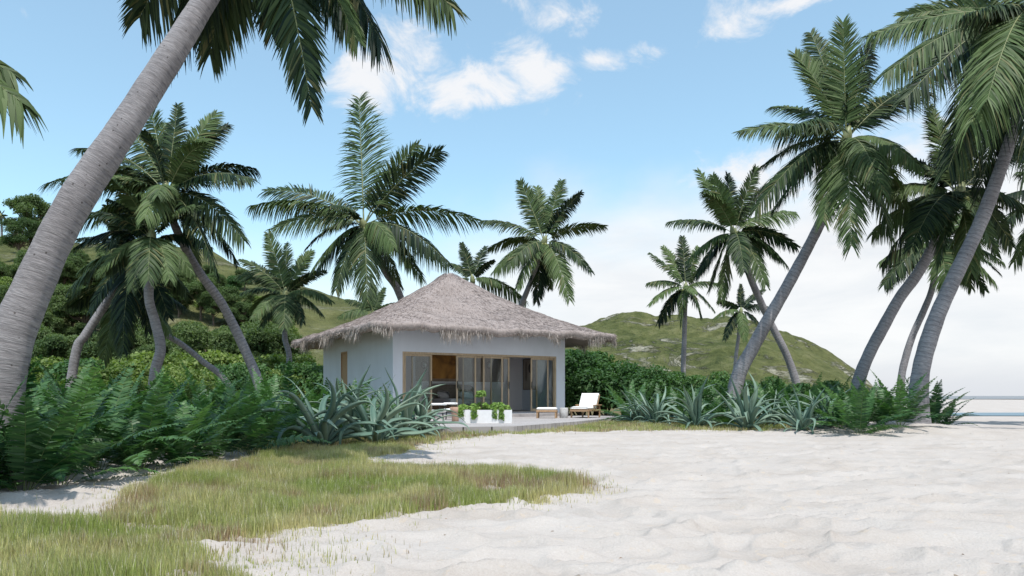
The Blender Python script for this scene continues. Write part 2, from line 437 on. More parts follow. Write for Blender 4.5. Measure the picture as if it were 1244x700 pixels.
def catmull(pts, per=8):
    pts = [Vector(p) for p in pts]; P = [pts[0] * 2 - pts[1]] + pts + [pts[-1] * 2 - pts[-2]]; out = []
    for i in range(1, len(P) - 2):
        for k in range(per):
            t = k / per; a, b, c, d = P[i - 1], P[i], P[i + 1], P[i + 2]
            out.append(.5 * ((2 * b) + (c - a) * t + (2 * a - 5 * b + 4 * c - d) * t * t + (3 * b - a - 3 * c + d) * t ** 3))
    out.append(pts[-1]); return out
def trunk_obj(pts, r0, r1, parent, origin, flare=1.35, per=10, n=18, seed=0):
    path = catmull(pts, per); L = [0.0]
    for a, b in zip(path, path[1:]): L.append(L[-1] + (b - a).length)
    tot = L[-1]
    # resample every ~6 cm ring step, capped
    m = int(clampf(tot / .045, 60, 260)); V = []; UV = []; j = 0; ref = None; rnd = random.Random(seed)
    for i in range(m + 1):
        s = tot * i / m
        while j < len(L) - 2 and L[j + 1] < s: j += 1
        f = (s - L[j]) / max(1e-6, L[j + 1] - L[j]); p = path[j].lerp(path[j + 1], f); t = (path[j + 1] - path[j]).normalized()
        if ref is None: ref = t.orthogonal().normalized()
        a = (ref - t * ref.dot(t)).normalized(); ref = a; b = t.cross(a)
        u = s / tot
        r = r0 + (r1 - r0) * u ** .8 + r0 * (flare - 1) * math.exp(-s / .55)
        ph = (s / .133) % 1.0
        r *= 1 + .014 * ph ** 3 - .005 + .02 * math.sin(s * 3.1 + seed) + .012 * math.sin(s * 11 + seed)
        for k in range(n + 1):
            q = 2 * math.pi * k / n
            rr = r * (1 + .02 * math.sin(3 * q + s * 2 + seed))
            V.append(p + (a * math.cos(q) + b * math.sin(q)) * rr - origin); UV.append((k / n, s))
    w = n + 1
    Fs = np.array([(i * w + k, i * w + k + 1, (i + 1) * w + k + 1, (i + 1) * w + k) for i in range(m) for k in range(n)])
    return raw('trunk', [tuple(v) for v in V], Fs, M['trunk'], parent, True, uv=UV)

def palm(label, base, pts, cd, tips, r0=.2, r1=.12, cat='palm tree', group='coconut palms on the beach', extra=4, nl=66, leafk=.235,
         seed=0, nuts=4, wid=.05, name='coconut_palm', flare=1.3, crown=None):
    """base: world Vector, pts: trunk pixels (px,py,d) upward, tips: (px, py, depth offset, arch)"""
    rnd = random.Random(seed)
    root = empty(name, base); tag(root, label, cat, group)
    P = [base - Vector((0, 0, .15))] + [A(*q) for q in pts]
    crown = P[-1]
    if len(P) > 1: trunk_obj(P, r0, r1, root, base, flare=flare, seed=seed)
    c = crown - base
    lens = []; nl = int(nl * 1.75); wid *= 1.25
    for k, tp in enumerate(tips):
        px, py, dd = tp[:3]; arch = tp[3] if len(tp) > 3 else .28; ls = tp[4] if len(tp) > 4 else 1
        T = A(px, py, crown.y + dd) - base
        Lf = (T - c).length; lens.append(Lf)
        up = Vector((0, 0, 1)); st = c + (T - c).normalized() * .05
        mid = c + (T - c) * .42 + up * arch * Lf
        frond_mesh('frond', M['palm'], M['rachis'], st, mid, T, nl=nl, leaf=Lf * leafk * ls * rnd.uniform(1.12, 1.36), width=wid, hang=rnd.uniform(.35, .9), bias=(rnd.uniform(-.08, .08), rnd.choice((-.2, -.16, -.12, .12)), 0),
                   vee=rnd.uniform(-.15, .2), roll=rnd.uniform(-.35, .35), stem_r=.03 * (Lf / 4), parent=root, seed=seed * 50 + k)
    Lm = sum(lens) / len(lens) if lens else 4
    for k in range(extra):
        az = rnd.uniform(0, 2 * math.pi); el = rnd.uniform(-.5, 1.1)
        Lf = Lm * rnd.uniform(.75, 1.0); dirv = Vector((math.cos(az) * math.cos(el), math.sin(az) * math.cos(el), math.sin(el)))
        T = c + dirv * Lf; T.z -= .15 * Lf
        mid = c + (T - c) * .42 + Vector((0, 0, 1)) * .25 * Lf
        frond_mesh('frond', M['palm'], M['rachis'], c, mid, T, nl=nl, leaf=Lf * leafk * 1.25, width=wid, hang=rnd.uniform(.35, .9), bias=(0, rnd.choice((-.15, .1)), 0),
                   vee=rnd.uniform(-.1, .2), roll=rnd.uniform(-.4, .4), stem_r=.03 * (Lf / 4), parent=root, seed=seed * 50 + 30 + k)
    # crown shaft with fibrous sheath and nuts
    mb = MB(); d_ = (P[-1] - P[-2]).normalized()
    mb.tube([c - d_ * .35, c - d_ * .1, c + d_ * .2, c + d_ * .45], [r1 * .95, r1 * 1.35, r1 * 1.0, r1 * .3], 10)
    mb.build('crown_sheath', M['rachis'], root, True)
    for k in range(nuts):
        a = k * 2 * math.pi / max(1, nuts) + rnd.random(); q = MB()
        cc = c + Vector((math.cos(a) * .24, math.sin(a) * .24, -.18 - .08 * rnd.random()))
        rr = .115
        q.lathe([(0.0, -rr * 1.2), (rr * .6, -rr * .95), (rr, -rr * .2), (rr * .9, rr * .5), (rr * .4, rr * 1.05), (0.0, rr * 1.2)], 10)
        o = q.build('coconut', M['coconut'], root, True); o.location = cc
    return root

# ------------------------------------------------------------------ GROUND
def ground():
    na = 1000; nr = 330
    rr = np.concatenate([[0.6], 0.6 * (6000 / .6) ** (np.linspace(0, 1, nr) ** .93)[1:]])
    # finer rings 3..30 m
    rr = np.unique(np.concatenate([np.geomspace(.6, 3, 24), np.geomspace(3, 32, 300), np.geomspace(32, 7000, 60)]))
    # angles denser in front
    an = np.concatenate([np.linspace(R(35), R(145), 760, endpoint=False), np.linspace(R(145), R(395), 200, endpoint=False)])
    Rr, An = np.meshgrid(rr, an, indexing='ij'); x = Rr * np.cos(An); y = Rr * np.sin(An)
    z = zg(x, y)
    # beach falls to the lagoon at far right
    z = z - .16 * sstep(38, 46, y) * sstep(14, 20, x) + .18 * sstep(56, 66, y) * sstep(14, 20, x)
    z = np.where(np.hypot(x, y) > 270, -.25, z)
    m = soil_mask(x, y)
    V = np.stack([x, y, z], -1).reshape(-1, 3); V = np.concatenate([V, [[0, 0, float(zg(0, 0))]]])
    col = np.zeros((len(V), 3)); col[:-1, 0] = m.ravel()
    nrr, naa = Rr.shape
    i = np.arange(nrr - 1)[:, None]; j = np.arange(naa)[None]; j2 = (j + 1) % naa
    q = np.stack([(i * naa + j), (i + 1) * naa + j, (i + 1) * naa + j2, i * naa + j2], -1).reshape(-1, 4)
    o = raw('sand_ground', V, q, M['sand'], None, True, col=col)
    tag(o, 'pale rippled beach sand running down to the water', None, None, 'structure')
    return o
def inpoly(x, y, poly):
    x = np.asarray(x, float); y = np.asarray(y, float); ins = np.zeros(x.shape, bool); n = len(poly); j = n - 1
    for i in range(n):
        xi, yi = poly[i]; xj, yj = poly[j]
        c = ((yi > y) != (yj > y)) & (x < (xj - xi) * (y - yi) / (yj - yi + 1e-12) + xi)
        ins ^= c; j = i
    return ins
PX_MAIN = [(-260, 700), (-200, 640), (0, 632), (60, 634), (120, 628), (158, 606), (190, 588), (240, 572), (300, 562), (338, 552), (380, 549), (440, 547), (500, 543),
           (505, 548), (440, 556), (450, 566), (540, 570), (620, 574), (690, 582), (728, 593), (700, 600), (620, 611), (540, 620), (470, 630), (400, 639), (330, 648), (262, 656), (235, 664),
           (255, 680), (300, 700), (330, 760), (-300, 760)]
PX_STRIP = [(335, 551), (400, 540), (470, 532), (528, 522), (560, 521.5), (625, 519.8), (690, 513.5), (745, 508), (760, 505), (830, 505), (900, 508), (960, 512), (975, 521.5), (870, 521.8), (760, 522), (690, 521.5), (620, 524), (560, 530), (505, 541), (440, 547)]
MAIN = [P0(*p) for p in PX_MAIN]; STRIP = [(-5.6, 14.4), (-4.2, 13.9), (-3.2, 14.6), (-2.1, 16.3), (-1.1, 18.5), (0, 19.4), (1.7, 20.6), (4.5, 21.0), (8.3, 21.2), (9.8, 25), (5.6, 29), (4.3, 28.4), (2.3, 23.8), (.2, 19.9), (-1.7, 19.2), (-4.6, 20.4), (-6, 18)]
BACK = [(-40, 19), (-14, 15.5), (-9, 12.5), (-6, 14.5), (-3.6, 19.5), (-4.5, 27), (3, 31), (4.5, 27), (12, 24.5), (15, 26), (17.5, 36), (26, 60), (100, 240), (-260, 260), (-120, 40)]
def soil_mask(x, y):
    w = .35 * pn(x * 1.3, y * 1.3, 40); xx = x + w; yy = y + .25 * pn(x * 1.1, y * 1.1, 41) + w * .3
    m = np.zeros(np.shape(x))
    m = np.where(inpoly(xx, yy, MAIN), .38, m); m = np.where(inpoly(xx, yy, STRIP), .7, m); m = np.where(inpoly(xx, yy, BACK), 1.0, m)
    return m
ground()
def sheet(name, pts, z, mat, label):
    o = raw(name, [(x, y, z) for x, y in pts], [list(range(len(pts)))], mat); return tag(o, label, None, None, 'structure')
sheet('lagoon_water', [(17.5, 46), (21, 44.5), (40, 43.2), (90, 42.5), (200, 42), (200, 56), (90, 54), (40, 52.5), (22, 51), (18, 49)], -.085, M['lagoon'], 'thin blue strip of shallow lagoon behind the beach')
sheet('sea_water', [(-6900, 265), (6900, 265), (6900, 6900), (-6900, 6900)], -.06, M['sea'], 'flat grey sea along the horizon')

# ------------------------------------------------------------------ HILLS
def interp(pts, x):
    xs = [p[0] for p in pts]; ys = [p[1] for p in pts]; return np.interp(x, xs, ys)
def hill(name, label, ridge, d, near, far, px0, px1, seed, rockiness, amp=1.0, nx=360, ny=150, sp=.55):
    px = np.linspace(px0, px1, nx); dd = np.concatenate([np.linspace(near, d, ny // 2 * 1 + ny // 4), np.linspace(d, far, ny // 4)[1:]])
    PX, D = np.meshgrid(px, dd, indexing='ij')
    top = (HY - interp(ridge, PX)) / F * d + CH
    # smooth the ridge
    t = np.where(D < d, (D - near) / (d - near), (far - D) / (far - d)); t = np.clip(t, 0, 1)
    prof = np.where(D < d, t ** .85 * (1.2 - .2 * t), t)
    X = (PX - CX) / F * d * (1 - sp + sp * D / d)
    Z = -1.0 + (top + 1.0) * prof
    k = np.clip(top, 0, None) * .16 * amp
    n = fbm(X * .02 + seed, D * .02, seed, 6)
    rid = 1 - np.abs(fbm(X * .012 + .008 * D + 3, D * .006, seed + 9, 4)) * 1.3
    Z = Z + k * n * np.sin(np.pi * np.clip(t, 0, 1)) ** .6 + k * .9 * (rid - .5) * np.sin(np.pi * np.clip(t, 0, 1)) + .30 * k * fbm(X * .10, D * .10, seed + 20, 4) * (prof > .02)
    V = np.stack([X, D, Z], -1).reshape(-1, 3); a, b = PX.shape
    i = np.arange(a - 1)[:, None]; j = np.arange(b - 1)[None]
    q = np.stack([i * b + j, (i + 1) * b + j, (i + 1) * b + j + 1, i * b + j + 1], -1).reshape(-1, 4)
    col = np.full((len(V), 3), rockiness)
    o = raw(name, V, q, M['hill'], None, True, col=col); tag(o, label, None, None, 'structure')
    return X, D, Z
RIDGE_R = [(560, 430), (640, 415), (690, 402), (730, 392), (770, 389), (800, 389), (830, 391), (850, 391), (880, 392), (910, 394), (940, 401), (975, 413), (1010, 432), (1036, 450), (1052, 463), (1064, 476), (1074, 486), (1130, 490)]
RIDGE_L = [(-900, 230), (-300, 262), (-60, 284), (20, 291), (60, 297), (120, 296), (200, 296), (255, 306), (300, 330), (340, 343), (400, 361), (440, 368), (480, 374), (540, 392), (600, 420), (680, 458), (740, 480), (780, 486)]
hill('hill', 'green rocky headland rising beyond the palms on the right', RIDGE_R, 250, 130, 300, 540, 1100, 4, 1.0, sp=.95)
LX, LD, LZ = hill('hill', 'overgrown green hillside behind the left thicket of palms', RIDGE_L, 130, 52, 175, -900, 790, 8, .35, .55)
def left_hill_z(x, y):
    i = np.argmin((LX - x) ** 2 + (LD - y) ** 2); return float(LZ.ravel()[i])

# ------------------------------------------------------------------ PALMS
def GB(px, d): return G(px, d)
OFF = 'coconut palms leaning over the beach'
palm('huge leaning palm with thick ringed trunk crossing the left edge', GB(-12, 9.2),
     [(8, 440, 9.25), (43, 343, 9.4), (88, 250, 9.6), (161, 140, 9.9), (249, 0, 10.4), (318, -118, 10.9)], 0,
     [(205, 70, 1.2, .30), (170, 20, 2.2, .3), (255, 65, 1.6, .32), (378, 128, -.9, .22, .62), (432, 45, -.5, .25, .7), (462, 48, -.2, .28), (548, 8, .6, .3), (330, 40, 2.2, .3), (60, -120, -1, .3), (200, -320, 0, .2), (420, -330, 1, .2), (560, -150, -1, .28), (320, -300, -2, .2), (150, -60, 1.6, .32)],
     r0=.285, r1=.135, extra=1, nl=82, seed=1, group=OFF, wid=.05, flare=1.15, leafk=.27)
palm('palm outside the left edge, only drooping frond tips showing', GB(-420, 6.6),
     [(-400, 350, 6.6), (-350, 200, 6.6), (-300, 20, 6.6)], 0,
     [(24, 122, 0, .24), (14, 88, .4, .22), (-560, 130, 0, .3), (-500, -160, 0, .2), (-120, -160, .8, .2), (-150, 260, 1, .3), (-200, 250, -1, .3), (-60, -60, -.8, .2), (-320, 280, 1.5, .3)], r0=.2, r1=.13, extra=3, seed=2, group=OFF)
LG = 'coconut palms in the left thicket'
palm('tallest left palm with long curved trunk leaning left out of the ferns', GB(326, 27),
     [(315, 469, 27), (300, 431, 27), (272, 373, 26.8), (245, 335, 26.5), (225, 301, 26.2), (207, 260, 25.8), (203, 236, 25.6)], 0,
     [(182, 128, 1.2, .06), (216, 128, .6, .06), (150, 155, 1.5, .2), (262, 138, .8, .16), (276, 152, 1.2, .2), (310, 206, .4, .26), (306, 218, -1, .26), (96, 180, .5, .26), (60, 222, .8, .24), (84, 226, -1, .3),
      (296, 292, -.8, .3), (288, 318, .6, .32), (250, 175, -1.5, .3), (175, 160, -1.2, .28), (115, 270, -1.2, .3), (130, 300, .8, .3), (262, 328, -1.5, .3), (200, 150, 2, .12), (240, 330, 1.5, .3)],
     r0=.21, r1=.13, extra=6, seed=3, group=LG)
palm('palm with short upright pinkish trunk below the tallest left crown', GB(184, 25),
     [(188, 455, 25), (195, 424, 25), (189, 393, 25), (181, 363, 24.8), (182, 330, 24.6), (184, 292, 24.4)], 0,
     [(180, 340, -2.6, .30), (206, 338, -2, .3), (120, 332, -.5, .3), (92, 300, .5, .3), (232, 330, -.6, .3), (256, 300, .6, .3), (150, 215, 1, .1), (215, 220, 1.2, .1), (130, 250, .6, .2), (245, 250, .2, .22), (160, 350, -1.5, .28)],
     r0=.20, r1=.135, extra=5, seed=4, group=LG)
palm('palm with trunk slanting right behind the huge left trunk', GB(78, 27),
     [(92, 430, 27), (104, 407, 27), (128, 370, 27), (152, 336, 27), (163, 312, 27)], 0,
     [(96, 330, 0, .3), (110, 378, -1, .3), (84, 352, .8, .3), (150, 395, -1.8, .3), (205, 385, -1, .3), (228, 360, .4, .3), (128, 268, .8, .12), (190, 262, .8, .12), (95, 290, .6, .22), (180, 402, .8, .3), (130, 250, -.5, .1)],
     r0=.19, r1=.125, extra=5, seed=5, group=LG)
palm('low palm with thin pale trunk leaning far left', GB(292, 29),
     [(276, 466, 29), (245, 438, 29), (220, 418, 29), (194, 402, 29), (168, 378, 29), (150, 352, 29)], 0,
     [(205, 402, -1, .3), (222, 372, .3, .3), (150, 425, -1.6, .3), (105, 410, 0, .3), (80, 372, .6, .3), (120, 300, .8, .1), (180, 310, .6, .14), (126, 436, -.8, .3), (200, 340, .5, .2)],
     r0=.13, r1=.10, extra=2, seed=6, group=LG)
palm('small palm just left of the cottage eave', GB(353, 43),
     [(351, 462, 43), (351, 431, 43), (346, 411, 43), (347, 387, 43), (347, 358, 43)], 0,
     [(326, 284, 1, .06), (348, 296, 2, .08), (291, 316, .4, .2), (289, 336, .8, .28), (294, 356, -1, .3), (378, 305, 1, .16), (395, 330, .4, .2), (402, 366, -.6, .3), (392, 382, -1, .3), (318, 396, -1.2, .3), (345, 398, -2.6, .28), (368, 392, -1.5, .3), (304, 378, .6, .3)],
     r0=.19, r1=.14, extra=2, seed=7, group=LG, nl=56, wid=.07)
palm('large palm rising behind the left of the thatched roof', GB(520, 43),
     [(505, 420, 42.5), (484, 355, 42), (470, 333, 41.7), (457, 308, 41.2), (442, 274, 40.5)], 0,
     [(436, 120, 1.5, .05, 1.45), (535, 184, .6, .17), (508, 176, 2.2, .16), (580, 268, 0, .22), (306, 250, 0, .24), (322, 232, 1.6, .2), (545, 320, -1.2, .3), (512, 338, -.6, .3), (486, 348, 1.5, .3), (446, 366, -2.6, .28), (408, 352, -1.8, .3), (378, 330, -1, .3), (374, 300, 1.2, .3), (478, 300, -3, .28), (402, 250, -2.5, .3)],
     r0=.24, r1=.19, extra=3, seed=8, nl=72, wid=.07)
palm('palm behind the right slope of the thatched roof', GB(606, 50),
     [(618, 405, 50), (634, 369, 49.7), (645, 342, 49.4), (653, 319, 49), (661, 294, 48.6)], 0,
     [(632, 220, 1, .07), (652, 228, 2, .1), (682, 220, .8, .06), (706, 234, .4, .14), (734, 275, 0, .2), (586, 268, 0, .22), (594, 302, .8, .25), (600, 330, -.8, .3), (628, 350, -1.5, .3), (652, 366, .8, .26), (692, 364, -1.8, .28), (718, 330, -1, .3), (668, 350, 2, .2)],
     r0=.22, r1=.17, extra=1, seed=9, nl=60, wid=.075)
palm('short palm peeping over the thatched roof peak', GB(588, 56), [(584, 420, 56), (580, 380, 56), (574, 340, 56)], 0,
     [(561, 296, .5, .05), (600, 316, 0, .2), (608, 346, -.5, .3), (545, 320, .5, .2), (638, 366, 1, .3), (540, 350, -.6, .3), (590, 300, 2, .1)],
     r0=.2, r1=.15, extra=0, seed=10, nl=50, wid=.08, nuts=0)
palm('little palm behind the left roof slope with few fronds', GB(452, 58), [(452, 430, 58), (452, 382, 58)], 0,
     [(467, 350, .5, .06), (440, 356, 0, .2), (420, 364, 0, .25), (412, 385, -1, .3), (486, 368, .6, .25), (455, 348, 1, .05)],
     r0=.18, r1=.13, extra=0, seed=11, nl=44, wid=.08, nuts=0)
RG = 'coconut palms in front of the headland'
palm('straight-trunked palm leftmost in front of the headland', GB(830, 57),
     [(830, 455, 57), (831, 420, 57), (832, 385, 57), (833, 350, 57)], 0,
     [(790, 308, 0, .12), (806, 300, 1, .1), (829, 288, .8, .05), (848, 300, 1.5, .08), (786, 344, 0, .26), (789, 370, -.8, .3), (800, 392, .5, .3), (852, 384, -1.8, .3), (868, 378, 0, .3), (874, 345, .5, .24), (828, 392, -2.2, .26), (862, 318, 1, .15)],
     r0=.21, r1=.17, extra=1, seed=12, nl=50, wid=.08, group=RG)
palm('palm with trunk bending right before the headland', GB(978, 40),
     [(968, 468, 40), (956, 432, 40), (937, 394, 40), (915, 346, 39.5), (902, 308, 39), (892, 284, 38.6)], 0,
     [(848, 208, 1, .07), (866, 214, 0, .06), (884, 212, 1.5, .05), (918, 204, .6, .08), (966, 258, .3, .22), (936, 224, 2, .15), (812, 270, 0, .2), (968, 300, -1, .28), (930, 346, -2.4, .28), (904, 330, -2.8, .3), (876, 364, -1.2, .3), (862, 352, -.4, .3), (836, 316, .3, .3), (846, 336, 1.5, .3), (956, 322, 1, .3)],
     r0=.22, r1=.17, extra=4, seed=13, nl=66, wid=.065, group=RG)
palm('smallest palm glimpsed behind the crossing trunks', GB(892, 80),
     [(893, 446, 80), (897, 410, 80), (900, 378, 80)], 0,
     [(900, 346, .5, .05), (872, 366, 0, .2), (868, 386, -.5, .3), (880, 412, -.5, .3), (928, 352, .5, .15), (936, 374, .5, .25), (926, 400, 0, .3), (905, 412, -2, .26)],
     r0=.22, r1=.17, extra=1, seed=14, nl=44, wid=.1, group=RG, nuts=0)
RR = 'coconut palms leaning right at the beach edge'
palm('tall palm leaning right with broad pale trunk rising from the agaves', GB(884, 25),
     [(896, 460, 25), (914, 424, 25), (935, 385, 25), (958, 345, 25), (982, 300, 25), (1003, 256, 24.8), (1018, 210, 24.5), (1028, 170, 24.3)], 0,
     [(966, 66, .8, .16), (985, 40, 1.6, .12), (1024, 28, .3, .04), (1060, 48, 1.2, .1), (900, 160, 0, .20), (918, 255, -.3, .30), (1034, 298, -2.2, .28), (1000, 268, -1.4, .3), (1122, 206, -2, .30), (1146, 92, .4, .2), (1126, 112, 2, .2), (1084, 290, -1.2, .3), (1098, 250, 1.2, .3), (938, 130, 2.2, .22), (1072, 232, -2.6, .3)],
     r0=.27, r1=.14, extra=5, seed=15, nl=84, wid=.048, group=RR)
palm('palm with dark bluish trunk leaning right, beside two other trunks', GB(1034, 25),
     [(1043, 465, 25), (1056, 430, 25), (1072, 399, 25), (1093, 362, 25), (1117, 329, 25), (1150, 267, 25), (1164, 236, 25)], 0,
     [(1072, 322, -.5, .28), (1062, 236, .3, .25), (1085, 190, 1, .18), (1130, 130, 1, .08), (1190, 140, .6, .08), (1236, 190, .6, .2), (1262, 262, 0, .3), (1230, 300, 1, .3), (1180, 330, -1.2, .3), (1108, 300, -1.8, .3), (1142, 318, -1.8, .3), (1060, 285, .8, .3), (1210, 310, -1, .3)],
     r0=.225, r1=.16, extra=7, seed=16, nl=80, wid=.05, group=RR)
palm('slender palm between two thicker leaning trunks at right', GB(1092, 32),
     [(1095, 461, 32), (1101, 432, 32), (1109, 407, 32), (1122, 378, 32), (1132, 352, 32), (1138, 318, 32), (1142, 298, 32)], 0,
     [(1070, 318, 0, .25), (1074, 346, -.6, .3), (1100, 352, .6, .3), (1210, 345, -.4, .3), (1196, 352, -1.4, .3), (1218, 318, .2, .25), (1180, 350, .8, .3), (1080, 262, .8, .2), (1130, 220, .8, .06), (1190, 245, .8, .14), (1150, 360, -2, .26)],
     r0=.175, r1=.12, extra=4, seed=17, nl=70, wid=.06, group=RR)
palm('thick pale trunked palm rising off the right edge from beside the ferns', GB(1116, 21.5),
     [(1116, 480, 21.5), (1121, 440, 21.5), (1136, 390, 21.5), (1156, 345, 21.5), (1196, 258, 21.5), (1234, 150, 21.3), (1250, 80, 21.1), (1262, 20, 21)], 0,
     [(1056, 44, .4, .16), (1100, 120, -1.2, .22), (1152, 205, -1.6, .26), (1190, 235, .8, .3), (1120, 60, 1.6, .2), (1180, 150, -2.6, .28), (1075, 90, -.6, .2), (1095, 20, .8, .14), (1170, 20, -1.5, .12), (1200, 120, -3, .3), (1244, 220, -1.6, .28), (1330, 190, -1, .3), (1400, 80, 0, .25), (1350, -80, .5, .12), (1240, -130, 1, .06), (1140, -80, .6, .14), (1300, 220, 1.2, .3), (1210, 180, 2, .3)],
     r0=.27, r1=.14, extra=6, seed=18, nl=96, wid=.045, group=RR)
palm('palm off the right edge with fronds hanging under the nearest crown', GB(1340, 27),
     [(1330, 440, 27), (1318, 330, 27), (1304, 240, 27)], 0,
     [(1216, 240, 0, .25), (1206, 285, -.6, .3), (1232, 318, .5, .3), (1380, 300, 0, .3), (1400, 200, 0, .25), (1330, 130, .5, .06), (1260, 150, 1, .14), (1270, 330, -1, .3)],
     r0=.22, r1=.15, extra=7, seed=19, nl=70, wid=.055, group=RR)
palm('tiny distant palm on the far left hilltop', Vector(((2 - CX) / F * 128, 128, left_hill_z((2 - CX) / F * 128, 128))),
     [(2, 275, 128), (1, 262, 128)], 0, [(-8, 262, 0, .2), (-5, 268, 0, .3), (9, 262, 0, .2), (8, 268, 0, .3), (0, 256, 0, .1), (5, 256, 1, .1), (1, 270, -1, .3)], r0=.2, r1=.16, extra=0, seed=20, nl=18, wid=.2, group='distant trees on the hilltop', nuts=0)

# ------------------------------------------------------------------ FERNS
def fern_proto(seed, nf=15, L=1.75, nl=50):
    rnd = random.Random(seed); root = empty('fern'); 
    for k in range(nf):
        az = 2 * math.pi * (k * .382 + rnd.uniform(-.04, .04)); inner = k / nf
        el = R(34 + 50 * inner + rnd.uniform(-10, 10)); l = L * rnd.uniform(.8, 1.1) * (.85 + .15 * math.sin(inner * 3.1))
        d = Vector((math.cos(az), math.sin(az), 0)); st = d * .06
        mid = st + (d * math.cos(el) + Vector((0, 0, 1)) * math.sin(el)) * l * .58
        dn = el - R(48 + rnd.uniform(-10, 14)) * (1.15 - .6 * inner)
        tip = mid + (d * math.cos(dn) + Vector((0, 0, 1)) * math.sin(dn)) * l * .52
        tip += Vector((rnd.uniform(-.12, .12), rnd.uniform(-.12, .12), 0))
        frond_mesh('frond', M['fern'], M['fernstem'], st, mid, tip, nl=nl, leaf=.24, width=.044, start=.13, hang=.22, vee=.05, bias=(0, 0, 0), roll=rnd.uniform(-.25, .25),
                   stem_r=.007, parent=root, prof='fern', seed=seed * 40 + k, seg=2)
    return root
FP = [fern_proto(101 + i, nf) for i, nf in enumerate((13, 12, 14, 12, 13))]
FPU = [False] * len(FP)
def place(protos, used, loc, s, rz, label, cat, group):
    i = random.randrange(len(protos))
    if not used[i]: o = protos[i]; used[i] = True
    else: o = copy_tree(protos[i])
    o.location = loc; o.rotation_euler = (0, 0, rz); o.scale = (s, s, s)
    return tag(o, label, cat, group)
def fern(px, d, s, label, group): 
    g = G(px, d); g.z -= .03
    return place(FP, FPU, g, s, random.uniform(0, 6.28), label, 'fern', group)
FG1 = 'ferns along the front of the left thicket'; FG2 = 'ferns massed deep in the left thicket'
fern(-40, 8.4, .95, 'dark green fern cut off by the left edge', FG1)
fern(28, 8.6, .98, 'big arching fern nearest the camera at the left', FG1)
fern(72, 9.3, 1.0, 'fern above the shaded patch of bare sand', FG1)
fern(-10, 9.8, 1.05, 'fern at the foot of the huge leaning trunk', FG1)
fern(168, 10.9, .95, 'fern standing where the bare sand meets the grass', FG1)
fern(214, 11.8, .95, 'dense fern at the upper edge of the grass patch', FG1)
fern(262, 12.9, 1.0, 'fern between the grass patch and the curved palm trunk', FG1)
fern(304, 13.8, .98, 'fern just left of the nearest agave', FG1)
fern(118, 10.8, 1.05, 'fern leaning over the sand hollow', FG1)
lab = 'feathery green fern growing within the dense left thicket'
for px, d, s in [(40, 11.4, 1.0), (95, 12, 1.0), (150, 12.9, 1.0), (205, 13.8, 1.0), (262, 15, 1.0), (-30, 12, 1.0), (20, 13.6, 1.1), (75, 14.6, 1.1), (130, 15.2, 1.1), (185, 16.2, 1.1), (240, 17, 1.1), (300, 18, 1.1), (335, 16.5, 1.0),
                 (330, 20, 1.35), (-5, 15.5, 1.3), (90, 17.5, 1.4), (140, 18.5, 1.4), (190, 19.5, 1.4), (240, 20.5, 1.4), (285, 22, 1.5), (45, 18, 1.4), (350, 22, 1.5), (-60, 14, 1.2), (-110, 10, 1.1), (-150, 13, 1.2), (310, 23.5, 1.4)]:
    fern(px, d, s * .84, lab, FG2)
FG3 = 'ferns behind the left agaves'
fern(346, 15.4, .7, 'fern with fronds spreading over the grass beside the first agave', FG3)
fern(425, 20.6, 1.1, 'upright fern against the cottage side wall below its window', FG3)
fern(372, 19, .9, 'fern behind the nearest agave', FG3)
fern(398, 21, .95, 'fern left of the cottage side wall', FG3)
fern(456, 21.5, .95, 'fern at the corner of the cottage', FG3)
fern(482, 22, .85, 'fern right of the cottage corner', FG3)
fern(440, 18.5, .7, 'low fern between two left agaves', FG3)
FG4 = 'ferns at the beach edge on the right'
fern(1044, 19.2, .95, 'spreading fern furthest forward on the right sand', FG4)
fern(1094, 20.2, 1.0, 'fern in front of the thick pale palm trunk', FG4)
fern(1134, 22.6, .9, 'rightmost fern, behind the thick pale palm trunk', FG4)
fern(1148, 23.6, .7, 'small fern low behind the rightmost trunk', FG4)
fern(1078, 23.5, 1.05, 'fern between the dark and slender palm trunks', FG4)
fern(1066, 20.6, .85, 'fern squeezed between the forward fern and the dark leaning trunk', FG4); fern(1118, 23.8, .95, 'fern right behind the thick pale trunk base', FG4); fern(1020, 20.4, .8, 'fern left of the forward fern, mixed with agave leaves', FG4)
FG5 = 'ferns massed behind the right agaves'; lab = 'fern filling the gap behind the right row of agaves'
for px, d, s in [(775, 26, 1.2), (800, 25.5, 1.1), (826, 25.5, 1.2), (852, 25, 1.15), (880, 24.5, 1.1), (905, 25.5, 1.25), (932, 24.5, 1.2), (955, 24.0, 1.1), (985, 24, 1.15), (1008, 23.5, 1.1), (1030, 24.5, 1.15), (765, 28, 1.2), (870, 28, 1.3), (990, 27, 1.3), (940, 28, 1.3), (1060, 27, 1.2), (838, 23.2, .8), (884, 23.0, .8), (960, 22.4, .8)]:
    fern(px, d, s * .84, lab, FG5)

